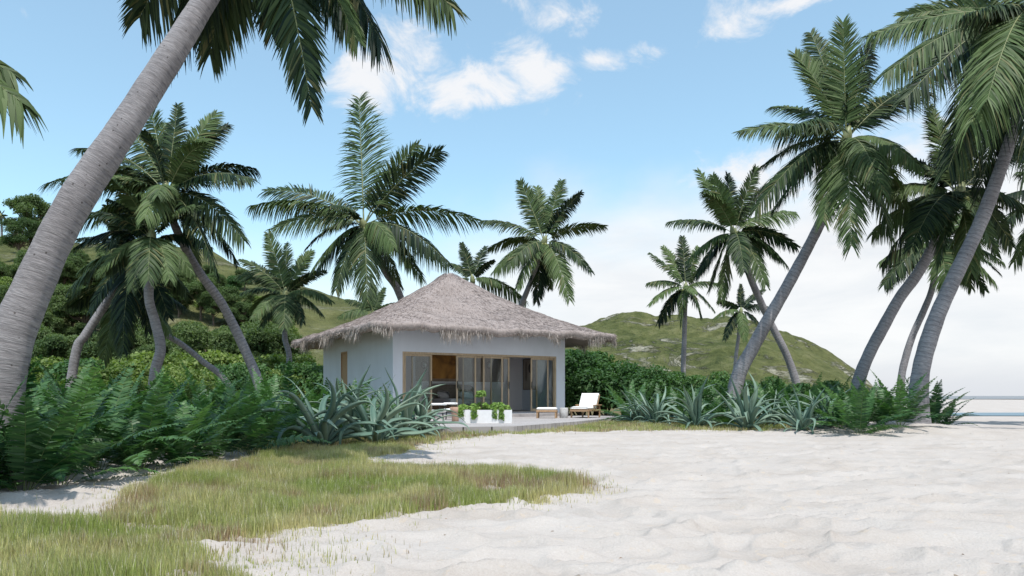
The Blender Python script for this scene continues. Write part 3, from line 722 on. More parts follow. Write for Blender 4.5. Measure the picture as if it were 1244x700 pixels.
# ------------------------------------------------------------------ AGAVES
def agave_leaf(parent, az, el, L, w, curl, seed, tw):
    rnd = random.Random(seed); ns = 13
    d = Vector((math.cos(az), math.sin(az), 0)); side = Vector((-math.sin(az), math.cos(az), 0)); up = Vector((0, 0, 1))
    p = d * .05; a = el; V = []; wav = rnd.uniform(-1, 1)
    for i in range(ns + 1):
        t = i / ns
        tan = d * math.cos(a) + up * math.sin(a); nrm = up * math.cos(a) - d * math.sin(a)
        s2 = side * math.cos(tw * t) + nrm * math.sin(tw * t); n2 = nrm * math.cos(tw * t) - side * math.sin(tw * t)
        ww = w * (.72 + .6 * math.sin(min(1, t * 1.7) * math.pi * .62)) * (1 - t ** 2.6) * .5 + .003
        th = w * .22 * (1 - t) + .003
        V += [p - s2 * ww + n2 * ww * .45, p - s2 * ww * .45 + n2 * ww * .02, p + s2 * ww * .45 + n2 * ww * .02, p + s2 * ww + n2 * ww * .45,
              p + s2 * ww * .5 - n2 * th, p - s2 * ww * .5 - n2 * th]
        p = p + tan * (L / ns) + side * (L / ns) * .42 * wav * math.sin(t * 4.6)
        a -= curl / ns * (0.35 + 1.5 * t) + wav * .16 * math.sin(t * 9)
    Fs = []
    for i in range(ns):
        for k in range(6):
            Fs.append((i * 6 + k, (i + 1) * 6 + k, (i + 1) * 6 + (k + 1) % 6, i * 6 + (k + 1) % 6))
    Fs.append(tuple(ns * 6 + k for k in range(6))); Fs.append((5, 4, 3, 2, 1, 0))
    return raw('leaf', V, Fs, M['agave'], parent, True)
def agave_proto(seed, n=30):
    rnd = random.Random(seed); root = empty('agave')
    for k in range(n):
        q = k / n; az = k * 2.39996 + rnd.uniform(-.2, .2); el = R(18 + 70 * q ** .75 + rnd.uniform(-7, 7))
        agave_leaf(root, az, el, rnd.uniform(1.2, 1.9), rnd.uniform(.095, .13), R(rnd.uniform(20, 190) * (1 - .45 * q)), seed * 60 + k, rnd.uniform(-.9, .9))
    return root
AP = [agave_proto(201, 28), agave_proto(202, 26), agave_proto(203, 30), agave_proto(204, 27)]; APU = [False] * 4
def agave(px, d, s, label, group):
    g = G(px, d); g.z -= .02
    return place(AP, APU, g, s, random.uniform(0, 6.28), label, 'agave', group)
AG1 = 'agaves in front of the cottage'; AG2 = 'agaves along the beach edge on the right'
agave(391, 15.8, 1.18, 'large blue-green agave leftmost in front of the cottage', AG1)
agave(455, 16.6, 1.12, 'agave in the middle of the cottage row, curling leaves', AG1)
agave(486, 18.2, 1.1, 'agave rightmost in front of the deck', AG1)
agave(425, 18.4, 1.1, 'agave half hidden behind the two nearest ones', AG1)
agave(512, 19.3, .8, 'small agave touching the end of the deck', AG1)
agave(909, 21.7, 1.1, 'largest agave of the right row, standing free on sand', AG2)
agave(846, 22.2, .95, 'agave on yellow grass left of the largest right one', AG2)
agave(797, 23.8, .85, 'leftmost agave of the right row beside the lounge chair', AG2)
agave(975, 20.6, .80, 'tangled agave just left of the forward fern', AG2)
agave(1003, 21.3, .85, 'agave behind the forward right fern', AG2)
agave(940, 22.8, .8, 'agave tucked behind the largest right one', AG2)
agave(776, 25.5, .8, 'agave deeper beside the right hedge', AG2)

# ------------------------------------------------------------------ BUSHES and TREES
def leaf_cloud(name, mat, lobes, n, size, parent, seed, up=.35, hollow=.55, shape=1.6):
    rg = np.random.default_rng(seed); L = np.array(lobes)
    wts = L[:, 3] ** 2; idx = rg.choice(len(L), n, p=wts / wts.sum())
    dr = rg.normal(size=(n, 3)); dr /= np.linalg.norm(dr, axis=1)[:, None]
    dr[:, 2] = np.where(dr[:, 2] < -.35, -dr[:, 2], dr[:, 2])
    rad = L[idx, 3] * (hollow + (1 - hollow) * rg.random(n) ** .6)
    bumpy = 1 + .22 * np.sin(dr[:, 0] * 7 + idx) * np.sin(dr[:, 1] * 6 + idx * 2) * np.cos(dr[:, 2] * 5)
    c = L[idx, :3] + dr * (rad * bumpy)[:, None] * np.array((1, 1, .85))
    N = dr * .7 + rg.normal(size=(n, 3)) * .6; N[:, 2] += up; N /= np.linalg.norm(N, axis=1)[:, None]
    Tn = np.cross(N, rg.normal(size=(n, 3))); Tn /= np.linalg.norm(Tn, axis=1)[:, None]; B = np.cross(N, Tn)
    s = size * rg.uniform(.6, 1.25, n)
    a = c - Tn * (s * shape / 2)[:, None]; e = c + Tn * (s * shape / 2)[:, None]
    l = c - B * (s / 2)[:, None] + N * (s * .15)[:, None]; r_ = c + B * (s / 2)[:, None] + N * (s * .15)[:, None]
    V = np.stack([a, l, e, r_], 1).reshape(-1, 3); q = np.arange(n * 4).reshape(-1, 4)
    return raw(name, V, q, mat, parent)
def bush_proto(seed, mat, n=8500, size=.055, r=1.0, nlobe=22, name='bush'):
    rnd = random.Random(seed); root = empty(name); lobes = []
    for k in range(nlobe):
        a = rnd.uniform(0, 6.28); q = rnd.uniform(0, .72) * r; lobes.append((math.cos(a) * q, math.sin(a) * q, rnd.uniform(.3, 1.05) * r * (1.15 - q / r * .5), rnd.uniform(.28, .46) * r))
    leaf_cloud('foliage', mat, lobes, n, size, root, seed)
    mb = MB()
    for k in range(7):
        a = rnd.uniform(0, 6.28); l = rnd.choice(lobes)
        mb.tube([(math.cos(a) * .05, math.sin(a) * .05, -.1), (l[0] * .4 + .03, l[1] * .4, l[2] * .5), (l[0], l[1], l[2])], [.03, .02, .008], 6)
    mb.build('stem', M['twig'], root)
    return root
def tree_proto(seed, mat, h=6.0, n=24000, size=.105, name='broadleaf_tree', nl=30):
    rnd = random.Random(seed); root = empty(name); lobes = []; mb = MB()
    top = Vector((rnd.uniform(-.3, .3), rnd.uniform(-.3, .3), h * .55))
    mb.tube([(0, 0, -.4), (top.x * .4, top.y * .4, h * .3), tuple(top)], [.20, .15, .10], 8)
    for k in range(nl):
        a = k * 2.4 + rnd.uniform(-.4, .4); q = rnd.uniform(.1, .36) * h; z = rnd.uniform(.42, .92) * h
        q *= 1.1 - abs(z / h - .6)
        c = (math.cos(a) * q, math.sin(a) * q, z); lobes.append((*c, rnd.uniform(.10, .17) * h))
        mb.tube([(0, 0, h * rnd.uniform(.28, .5)), (c[0] * .5, c[1] * .5, z * .8), c], [.07, .045, .015], 6)
    leaf_cloud('crown', mat, lobes, n, size, root, seed, hollow=.15)
    mb.build('trunk', M['twig'], root)
    return root
HB = [bush_proto(301, M['hedge'], name='bush'), bush_proto(302, M['hedge'], name='bush'), bush_proto(303, M['hedge2'], name='bush')]; HU = [False] * 3
H2 = [bush_proto(311, M['hedge2'], name='bush', n=9500), bush_proto(312, M['hedge2'], name='bush', n=9500)]; H2U = [False] * 2
TR = [tree_proto(321, M['treeleaf']), tree_proto(322, M['treeleaf']), tree_proto(323, M['treeleaf'], n=20000)]; TU = [False] * 3
def bush(P, U, px, d, s, label, group, z=None, sz=None):
    g = G(px, d)
    if z is not None: g.z = z
    o = place(P, U, g, s, random.uniform(0, 6.28), label, 'bush', group)
    if sz: o.scale = (s, s, s * sz)
    return o
HG = 'clipped-looking bushes behind the left palms'; lab = 'leafy yellow-green bush in the hedge behind the left palms'
for px, d, s in [(130, 36, 2.0), (165, 38, 2.2), (205, 38, 2.1), (240, 37, 1.9), (270, 39, 2.1), (305, 40, 2.2), (335, 41, 2.0), (370, 42, 2.3), (398, 44, 2.2), (150, 42, 2.6), (190, 43, 2.8), (230, 44, 2.9), (275, 44, 2.9), (320, 46, 2.9), (360, 47, 2.9), (95, 38, 2.3), (60, 38, 2.4), (20, 36, 2.3), (-25, 36, 2.4), (110, 34, 1.5), (225, 33, 1.4), (255, 31, 1.3), (175, 32, 1.3)]:
    bush(HB, HU, px, d, s, lab, HG)
RGp = 'dark green bushes right of the cottage'
bush(H2, H2U, 706, 35.5, 2.2, 'dense dark bush against the right end of the cottage', RGp)
bush(H2, H2U, 738, 35, 1.8, 'rounded bush directly behind the lounge chair', RGp)
bush(H2, H2U, 768, 34, 1.75, 'bush between the lounge chair and the right agaves', RGp)
lab = 'dark green bush in the hedge behind the right agaves'
for px, d, s in [(797, 33, 1.65), (822, 35, 1.5), (848, 33, 1.35), (876, 34, 1.5), (906, 33, 1.2), (938, 32, 1.3), (972, 31, 1.1), (1006, 30, 1.15), (722, 39, 2.3), (690, 40, 2.4), (758, 39, 2.0)]:
    bush(H2, H2U, px, d, s, lab, RGp)
def hill_tree(px, d, s, label, group, P=TR, U=TU):
    x = (px - CX) / F * d
    z = left_hill_z(x, d) - .3 if d > 53 else gz(x, d)
    return place(P, U, (x, d, z), s, random.uniform(0, 6.28), label, 'tree', group)
hill_tree(37, 112, 1.55, 'lone round-crowned tree standing on the left hilltop', 'distant trees on the hilltop')
hill_tree(24, 100, 1.0, 'smaller tree just below the lone hilltop tree', 'distant trees on the hilltop')
lab = 'broadleaf tree among the dense growth on the left hillside'; TGp = 'trees covering the left hillside'
rt = random.Random(5)
for row, (d, s) in enumerate([(50, .42), (56, .50), (63, .46), (72, .55), (82, .50), (94, .5)]):
    for px in range(-140, 400 - row * 12, 40):
        if row >= 4 and px > 300: continue
        if row == 5 and (px < 70): continue
        hill_tree(px + rt.uniform(-12, 12), d + rt.uniform(-2, 2), s * rt.uniform(.75, 1.15), lab, TGp)
for row, (d, s, st, hi) in enumerate([(49.5, .85, 22, 345), (54, .95, 27, 330), (62, .8, 30, 320), (74, .7, 34, 290), (88, .6, 36, 240)]):
    for px in range(-90 + row * 11, hi, st):
        hill_tree(px + rt.uniform(-9, 9), d + rt.uniform(-1.5, 1.5), s * rt.uniform(.75, 1.15), 'densely leaved tree in the dark belt between hedge and hillside', 'trees behind the left hedge')
lab = 'rounded scrub bush on the left hillside between the trees'
for row, (d, s) in enumerate([(49, 2.2), (55, 2.2), (60, 2.1), (67, 2.1), (78, 2.1), (90, 1.9)]):
    for px in range(-150 + row * 17, 430 - row * 25, 36):
        p_ = px + rt.uniform(-12, 12); d_ = d + rt.uniform(-3, 3); x_ = (p_ - CX) / F * d_
        bush(HB, HU, p_, d_, s * rt.uniform(.7, 1.1), lab, 'scrub bushes on the left hillside', z=left_hill_z(x_, d_) - .4)
# young stemless palm in the thicket
yp = G(84, 20); rt = random.Random(9)
root = empty('young_palm', yp); tag(root, 'low stemless young palm under the huge leaning trunk', 'palm', None)
for k in range(13):
    az = k * 2.4; el = R(35 + 45 * k / 13); l = rt.uniform(1.8, 2.4); d = Vector((math.cos(az), math.sin(az), 0))
    mid = d * l * .5 * math.cos(el) + Vector((0, 0, l * .62 * math.sin(el))); tip = mid + d * l * .5 + Vector((0, 0, l * .1))
    frond_mesh('frond', M['palm'], M['rachis'], (0, 0, .1), mid, tip, nl=30, leaf=.5, width=.04, parent=root, seed=900 + k, stem_r=.015)

# ------------------------------------------------------------------ GRASS
def grass(name, poly, n, h, w, seed, label, warp=.25, thin=None):
    rg = np.random.default_rng(seed); P_ = np.array(poly); lo = P_.min(0) - .3; hi = P_.max(0) + .3
    lo[0] = max(lo[0], -9) if poly is MAIN else lo[0]; lo[1] = max(lo[1], 3.0)
    x = rg.uniform(lo[0], hi[0], n * 6); y = rg.uniform(lo[1], hi[1], n * 6)
    wx = x + warp * pn(x * 2, y * 2, seed); wy = y + warp * pn(x * 2, y * 2, seed + 1) * .8
    sg = np.where(rg.random(len(x)) < .78, .05, .26) * np.clip(y / 7, .7, 1.6); wx = wx + rg.normal(0, 1, len(x)) * sg; wy = wy + rg.normal(0, 1, len(x)) * sg * 1.2
    k = inpoly(wx, wy, poly); x = x[k]; y = y[k]
    dn = fbm(x * 1.1, y * 1.1, seed + 5, 3)
    k = rg.random(len(x)) < np.clip(.92 + dn * .7, .25, 1); x = x[k][:n]; y = y[k][:n]
    if thin is not None:
        ex = rg.uniform(thin[0], thin[1], thin[4]); ey = rg.uniform(thin[2], thin[3], thin[4])
        kk = (rg.random(thin[4]) < np.clip(.5 + fbm(ex * 1.4, ey * 1.4, 77, 3) * .5, 0, 1) * np.clip(1.1 - ((ex + 2.0) ** 2 / 1.9 + (ey - 5.0) ** 2 / 1.5), 0, 1) ** 1.5) & (~inpoly(ex, ey, poly))
        x = np.concatenate([x, ex[kk]]); y = np.concatenate([y, ey[kk]])
    m = len(x); z = zg(x, y) - .01
    tall = np.clip(1 + .5 * fbm(x * .9, y * .9, seed + 8, 2), .4, 1.5)
    H = h * tall * rg.uniform(.4, 1.25, m); H = np.where(inpoly(x, y, poly) | (thin is None), H, H * .42); az = rg.uniform(0, 6.283, m); ln = rg.uniform(.03, .28, m) * H
    dx = np.cos(az) * ln; dy = np.sin(az) * ln; ba = rg.uniform(0, 3.14, m); W = w * rg.uniform(.6, 1.4, m) / 2
    bx = np.cos(ba) * W; by = np.sin(ba) * W
    p0a = np.stack([x - bx, y - by, z], 1); p0b = np.stack([x + bx, y + by, z], 1)
    p1a = np.stack([x - bx * .8 + dx * .3, y - by * .8 + dy * .3, z + H * .55], 1); p1b = np.stack([x + bx * .8 + dx * .3, y + by * .8 + dy * .3, z + H * .55], 1)
    p2a = np.stack([x - bx * .12 + dx, y - by * .12 + dy, z + H], 1); p2b = np.stack([x + bx * .12 + dx, y + by * .12 + dy, z + H], 1)
    V = np.stack([p0a, p0b, p1a, p1b, p2a, p2b], 1).reshape(-1, 3); b = np.arange(m) * 6
    q = np.concatenate([np.stack([b, b + 1, b + 3, b + 2], 1), np.stack([b + 2, b + 3, b + 5, b + 4], 1)])
    green = np.array((.33, .40, .11)); yel = np.array((.60, .55, .27)); brn = np.array((.42, .27, .20)); pale = np.array((.74, .69, .52))
    dry = np.clip(.54 + .9 * fbm(x * .75, y * .75, seed + 12, 3) + rg.normal(0, .22, m), 0, 1)[:, None]
    brown = (np.clip(fbm(x * 1.0 + 9, y * 1.2, seed + 14, 3) * 3.2 - .35, 0, 1) * (rg.random(m) < .7))[:, None]
    C = green * (1 - dry) + yel * dry; C = C * (1 - brown * .75) + brn * brown * .75
    pm = (rg.random(m) < .08)[:, None]; C = np.where(pm, pale, C)
    C = C * rg.uniform(.6, 1.3, m)[:, None]
    col = np.repeat(C, 6, axis=0)
    o = raw(name, V, q, M['grass'], None, col=col); return tag(o, label, 'grass', None, 'stuff')
def grass_mat():
    m, nt, b, out = newmat('beach_grass_blade')
    a = nd(nt, 'ShaderNodeVertexColor', layer_name='Col'); nt.links.new(a.outputs[0], b.inputs['Base Color'])
    b.inputs['Roughness'].default_value = .7; b.inputs['Specular IOR Level'].default_value = .2
    tr = nd(nt, 'ShaderNodeBsdfTranslucent'); nt.links.new(a.outputs[0], tr.inputs[0]); mx = nd(nt, 'ShaderNodeMixShader'); mx.inputs[0].default_value = .42
    nt.links.new(b.outputs[0], mx.inputs[1]); nt.links.new(tr.outputs[0], mx.inputs[2]); nt.links.new(mx.outputs[0], out.inputs[0]); return m
M['grass'] = grass_mat()
grass('grass', MAIN, 260000, .135, .0055, 1, 'yellow-green beach grass patch in the foreground', thin=(-4, 0, 3.6, 6.4, 16000))
grass('grass', STRIP, 60000, .10, .013, 2, 'strip of yellow grass between the deck and the sand')

# ------------------------------------------------------------------ COTTAGE
CO = Vector((-4.31, 26.6, 0)); ANG = math.atan2(.51, .86)
U_ = Vector((math.cos(ANG), math.sin(ANG), 0)); V_ = Vector((-math.sin(ANG), math.cos(ANG), 0))
W_, D_ = 7.56, 8.7
def upx(px, v=0.0):
    k = (px - CX) / F; b = CO + V_ * v
    return (k * b.y - b.x) / (U_.x - k * U_.y)
def zpy(px, py, v=0.0):
    u = upx(px, v); d = (CO + U_ * u + V_ * v).y; return CH + (HY - py) / F * d
def vpx(px):
    k = (px - CX) / F; return (k * CO.y - CO.x) / (V_.x - k * V_.y)
cot = empty('beach_cottage', CO, ANG); tag(cot, 'white plastered beach cottage with a shaggy thatched hip roof', 'cottage')
def wall_holes(name, w, z0, z1, t, holes, mat, parent, org, axis):
    """wall in local plane: s along length, z up; thickness inward"""
    ss = sorted({0, w, *[h[0] for h in holes], *[h[1] for h in holes]}); zs = sorted({z0, z1, *[h[2] for h in holes], *[h[3] for h in holes]})
    V = []; ids = {}
    def P(s, z, k):
        key = (round(s, 4), round(z, 4), k)
        if key not in ids:
            ids[key] = len(V); V.append((org[0] + (s if axis == 'u' else (t if k else 0)), org[1] + (s if axis == 'v' else (t if k else 0)), z))
        return ids[key]
    def solid(i, j):
        if i < 0 or j < 0 or i >= len(ss) - 1 or j >= len(zs) - 1: return False
        a = (ss[i] + ss[i + 1]) / 2; b = (zs[j] + zs[j + 1]) / 2
        return not any(h[0] < a < h[1] and h[2] < b < h[3] for h in holes)
    Fs = []
    for i in range(len(ss) - 1):
        for j in range(len(zs) - 1):
            if not solid(i, j): continue
            a, b, c, d = ss[i], ss[i + 1], zs[j], zs[j + 1]
            Fs.append((P(a, c, 0), P(b, c, 0), P(b, d, 0), P(a, d, 0))); Fs.append((P(a, c, 1), P(a, d, 1), P(b, d, 1), P(b, c, 1)))
            if not solid(i - 1, j): Fs.append((P(a, c, 0), P(a, d, 0), P(a, d, 1), P(a, c, 1)))
            if not solid(i + 1, j): Fs.append((P(b, c, 0), P(b, c, 1), P(b, d, 1), P(b, d, 0)))
            if not solid(i, j - 1): Fs.append((P(a, c, 0), P(a, c, 1), P(b, c, 1), P(b, c, 0)))
            if not solid(i, j + 1): Fs.append((P(a, d, 0), P(b, d, 0), P(b, d, 1), P(a, d, 1)))
    return raw(name, V, Fs, mat, parent)
uL, uR = upx(489), upx(676); FLZ, DT = .47, 2.72
WH = 3.92
T = .24
wall_holes('wall', W_, -.2, WH, T, [(uL, uR, FLZ - .05, DT)], M['wall'], cot, (0, 0), 'u')
vw0, vw1 = vpx(422), vpx(414.5)
wall_holes('wall', D_ - T, -.2, WH, T, [(vw0 - T, vw1 - T, .9, 2.98)], M['wall'], cot, (0, T), 'v')
wall_holes('wall', D_ - T, -.2, WH, T, [], M['wall'], cot, (W_ - T, T), 'v')
wall_holes('wall', W_ - 2 * T, -.2, WH, T, [], M['wall'], cot, (T, D_ - T), 'u')
MB().box(T, T * .0 + .02, FLZ - .25, W_ - T, D_ - T, FLZ).build('floor', M['deck'], cot)
MB().box(T, T, 3.2, W_ - T, D_ - T, 3.3).build('ceiling', M['inner'], cot)
MB().box(T, 3.0, FLZ, W_ - T, 3.12, 3.2).build('partition_wall', M['inner'], cot)
pu0, pu1 = upx(505, 2.98), upx(612, 2.98)
MB().box(pu0, 2.96, 1.70, pu1, 2.998, 3.19).build('wood_panelling', M['woodwall'], cot)
MB().box(pu0, 2.84, 1.62, pu1, 2.998, 1.698).build('ledge', M['white'], cot)
# side window
mb = MB(); fz0, fz1 = .9, 2.98
for a, b, c, d in ((vw0, vw0 + .07, fz0, fz1), (vw1 - .07, vw1, fz0, fz1)): mb.box(-.015, a, c, .12, b, d)
mb.box(-.015, vw0 + .07, fz1 - .07, .12, vw1 - .07, fz1).box(-.015, vw0 + .07, fz0, .12, vw1 - .07, fz0 + .07)
win = mb.build('window', M['teak'], cot)
MB().box(.06, vw0 + .07, fz0 + .07, .07, vw1 - .07, fz1 - .07).build('glass_pane', M['glass'], win)
sl = MB(); sl.box(.02, vw0 + .075, fz0 + .08, .045, vw1 - .075, fz1 - .075, .008)
sl.build('shutter', M['teak'], win)
# door frame and sliding doors
mb = MB(); mb.box(uL, .02, FLZ, uL + .07, .2, DT).box(uR - .07, .02, FLZ, uR, .2, DT).box(uL + .07, .02, DT - .08, uR - .07, .2, DT)
mb.build('door_frame', M['woodlight'], cot)
hz = FLZ + 1.05
for a, b, tr, hd in [(491, 525, 0, 1), (500, 523.5, 1, 0), (554.5, 578.5, 0, -1), (562, 588.5, 1, 0), (587, 611, 0, 0), (596, 619, 1, 1), (645, 666.5, 0, -1), (651.5, 673.6, 1, 0)]:
    v = .045 + .08 * tr; ua, ub = upx(a, v), upx(b, v); z0, z1 = FLZ + .012, DT - .085; st = .065
    mb = MB(); mb.box(ua, v, z0, ua + st, v + .05, z1, .006).box(ub - st, v, z0, ub, v + .05, z1, .006).box(ua + st, v + .004, z0, ub - st, v + .046, z0 + .10).box(ua + st, v + .004, z1 - .07, ub - st, v + .046, z1)
    dr = mb.build('sliding_door', M['woodlight'], cot)
    MB().box(ua + st, v + .02, z0 + .10, ub - st, v + .03, z1 - .07).build('glass_pane', M['glass'], dr)
    if hd:
        uc = ub - st / 2 if hd > 0 else ua + st / 2
        MB().box(uc - .016, v - .03, hz - .14, uc + .016, v - .002, hz + .14, .005).build('handle', M['black'], dr)
# thatched roof
RU0, RU1, RV0, RV1 = -1.2, W_ + 2.03, -1.2, D_ + 1.67; AU, AV = 4.55, 4.7; ZE, ZA = 3.52, 6.60
def roof_pt(a, t):
    """a: angle param around perimeter [0,4), t 0 apex..1 eave"""
    s = a % 4; k = int(s); f = s - k
    cs = [(RU0, RV0), (RU1, RV0), (RU1, RV1), (RU0, RV1)]; p, q = cs[k], cs[(k + 1) % 4]
    ex, ey = p[0] + (q[0] - p[0]) * f, p[1] + (q[1] - p[1]) * f
    # rounded corners
    rc = .035 * math.exp(-min(f, 1 - f) / .035)
    ex = ex + (AU - ex) * rc; ey = ey + (AV - ey) * rc
    z = ZE + (ZA - ZE) * (.60 * (1 - t) + .40 * (1 - t) ** 2.2)
    return AU + (ex - AU) * t, AV + (ey - AV) * t, z
def roof_z_noise(x, y): return .085 * fbm(x * .9, y * .9, 61, 4) + .010 * pn(x * 5, y * 5, 66)
na, ntt = 400, 60; V = []; 
for j in range(ntt + 1):
    t = j / ntt
    for i in range(na):
        x, y, z = roof_pt(4 * i / na, t); z -= .14 * math.exp(-(t / .05) ** 2); V.append((x, y, z))
V = np.array(V); n_ = roof_z_noise(V[:, 0], V[:, 1]); V[:, 2] += n_ + .12
top = V.copy(); per = top[ntt * na:]
ctr = np.array((AU, AV, 0))
def ring(inset, dz, nz):
    d = (ctr - per) * np.array((1, 1, 0)); L = np.linalg.norm(d, axis=1)[:, None]
    p = per + d / L * inset; p[:, 2] += dz + nz * pn(per[:, 0] * 3, per[:, 1] * 3, 71); return p
V = np.concatenate([top, ring(-.04, -.08, .03), ring(-.02, -.20, .05), ring(.10, -.27, .06), ring(.9, -.12, .02), ring(2.4, .35, 0)])
rows = ntt + 1 + 5
i = np.arange(rows - 1)[:, None]; j = np.arange(na)[None]; j2 = (j + 1) % na
q = np.stack([i * na + j, (i + 1) * na + j, (i + 1) * na + j2, i * na + j2], -1).reshape(-1, 4)
roof = raw('roof', V, q, M['thatch'], cot, True)
def strands(name, mat, P, D, L, w, parent, seed, droop=0.0):
    rg = np.random.default_rng(seed); n = len(P); D = D / np.linalg.norm(D, axis=1)[:, None]
    S = np.cross(D, rg.normal(size=(n, 3))); S /= np.linalg.norm(S, axis=1)[:, None]; W = (w * rg.uniform(.5, 1.5, n) / 2)[:, None]
    m_ = P + D * (L * .5)[:, None]; e = P + D * L[:, None]; e[:, 2] -= droop * L
    V = np.stack([P - S * W, P + S * W, m_ - S * W * .9, m_ + S * W * .9, e - S * W * .15, e + S * W * .15], 1).reshape(-1, 3); b = np.arange(n) * 6
    q = np.concatenate([np.stack([b, b + 1, b + 3, b + 2], 1), np.stack([b + 2, b + 3, b + 5, b + 4], 1)])
    return raw(name, V, q, mat, parent)
rg = np.random.default_rng(5); n = 130000
aa = rg.uniform(0, 4, n); tt = np.sqrt(rg.uniform(.0004, 1.0, n))
P1 = np.array([roof_pt(a, t) for a, t in zip(aa, tt)]); P2 = np.array([roof_pt(a, min(1.05, t + .03)) for a, t in zip(aa, tt)])
P1[:, 2] += roof_z_noise(P1[:, 0], P1[:, 1]) + .115
Dn = P2 - P1; Dn[:, 2] = (P2[:, 2] + roof_z_noise(P2[:, 0], P2[:, 1]) + .12) - P1[:, 2]
Dn /= np.linalg.norm(Dn, axis=1)[:, None]; Dn += rg.normal(size=(n, 3)) * np.array((.17, .17, .05)); Dn[:, 2] += .02
strands('thatch_strands', M['straw'], P1, Dn, rg.uniform(.10, .30, n), .010, roof, 6, .10)
# hanging fringe in tufts
n = 15000; ii = rg.integers(0, na, n); f = rg.random(n)[:, None]; pe = per[ii] * (1 - f) + per[(ii + 1) % na] * f
din = (ctr - pe) * np.array((1, 1, 0)); din /= np.linalg.norm(din, axis=1)[:, None]
pe = pe + din * rg.uniform(-.05, .22, n)[:, None]; pe[:, 2] -= rg.uniform(.08, .26, n)
tuft = np.clip(.35 + 1.7 * pn(pe[:, 0] * 1.3 + 3, pe[:, 1] * 1.3, 81) + .5 * pn(pe[:, 0] * 4, pe[:, 1] * 4, 82), .12, 1.2)
Dn = np.stack([rg.normal(0, .16, n), rg.normal(0, .16, n), -np.ones(n)], 1) - din * .12
strands('thatch_fringe', M['fringe'], pe, Dn, (.04 + .33 * tuft ** 1.8) * rg.uniform(.5, 1.1, n), .012, roof, 7)
n = 22000; ii = rg.integers(0, na, n); f = rg.random(n)[:, None]; pe = per[ii] * (1 - f) + per[(ii + 1) % na] * f
din = (ctr - pe) * np.array((1, 1, 0)); din /= np.linalg.norm(din, axis=1)[:, None]; pe = pe + din * rg.uniform(0, .35, n)[:, None]; pe[:, 2] += rg.uniform(-.16, .03, n)
Dn = -din * rg.uniform(.3, 1, n)[:, None] + np.stack([rg.normal(0, .3, n), rg.normal(0, .3, n), rg.uniform(-1, .1, n)], 1)
strands('eave_strands', M['straw'], pe, Dn, rg.uniform(.06, .20, n), .012, roof, 8, .2)

# ------------------------------------------------------------------ DECK
DZ = .27
def deck():
    pts = [(-4.6, 20.6), (-1.7, 19.35), (.05, 20.0), (2.2, 24.0), (4.15, 28.5), (4.3, 30.2), (3.1, 31.0)]
    loc = [Vector((CO + U_ * W_).to_tuple()), CO, CO - U_ * 1.2 - V_ * .8]
    poly = pts + [(p.x, p.y) for p in loc] 
    # keep clear of the wall face
    n = len(poly); V = [(x, y, DZ) for x, y in poly] + [(x, y, DZ - .17) for x, y in poly]
    Fs = [list(range(n)), list(range(2 * n - 1, n - 1, -1))] + [(i, (i + n), (i + 1) % n + n, (i + 1) % n) for i in range(n)]
    root = raw('deck', V, Fs, M['deckb']); tag(root, 'low weathered timber deck in front of the cottage', 'deck')
    mb = MB(); c = Vector((-.6, 25)); 
    pl = [c + (Vector(p) - c) * .965 for p in poly]
    mb.add([(p.x, p.y, DZ - .175) for p in pl] + [(p.x, p.y, -.15) for p in pl], [list(range(n)), list(range(2 * n - 1, n - 1, -1))] + [(i, (i + n), (i + 1) % n + n, (i + 1) % n) for i in range(n)])
    mb.build('shade_block', M['deckdark'], root)  # solid inset block, coloured dark to stand for shade below the boards
def deckb():
    m, nt, b, out = newmat('deck_boards'); ob = coords(nt)
    w = mapping(nt, ob, (1, 1, 1), (0, 0, -ANG)); sep = nd(nt, 'ShaderNodeSeparateXYZ'); nt.links.new(w, sep.inputs[0])
    fr = mth(nt, 'FRACT', mth(nt, 'MULTIPLY', sep.outputs[1], 7.0)); gap = mth(nt, 'LESS_THAN', fr, .06)
    fl = mth(nt, 'FLOOR', mth(nt, 'MULTIPLY', sep.outputs[1], 7.0)); wn = nd(nt, 'ShaderNodeTexWhiteNoise', noise_dimensions='1D'); nt.links.new(fl, wn.inputs['W'])
    c = ramp(nt, mth(nt, 'ADD', mth(nt, 'MULTIPLY', wn.outputs[0], .5), mth(nt, 'MULTIPLY', noise(nt, mapping(nt, ob, (1, 1, 1), (0, 0, -ANG)), 3, 5), .5)), [(.2, (.30, .28, .275)), (.8, (.43, .405, .40))])
    c = mixc(nt, gap, c, (.05, .045, .04)); nt.links.new(c, b.inputs['Base Color']); b.inputs['Roughness'].default_value = .8; return m
M['deckb'] = deckb()
deck()
MB_step = MB().box(uL + .2, -.42, DZ - .02, uR + .1, -.002, FLZ - .07, .012)
MB_step.build('door_step', M['deck'], cot)

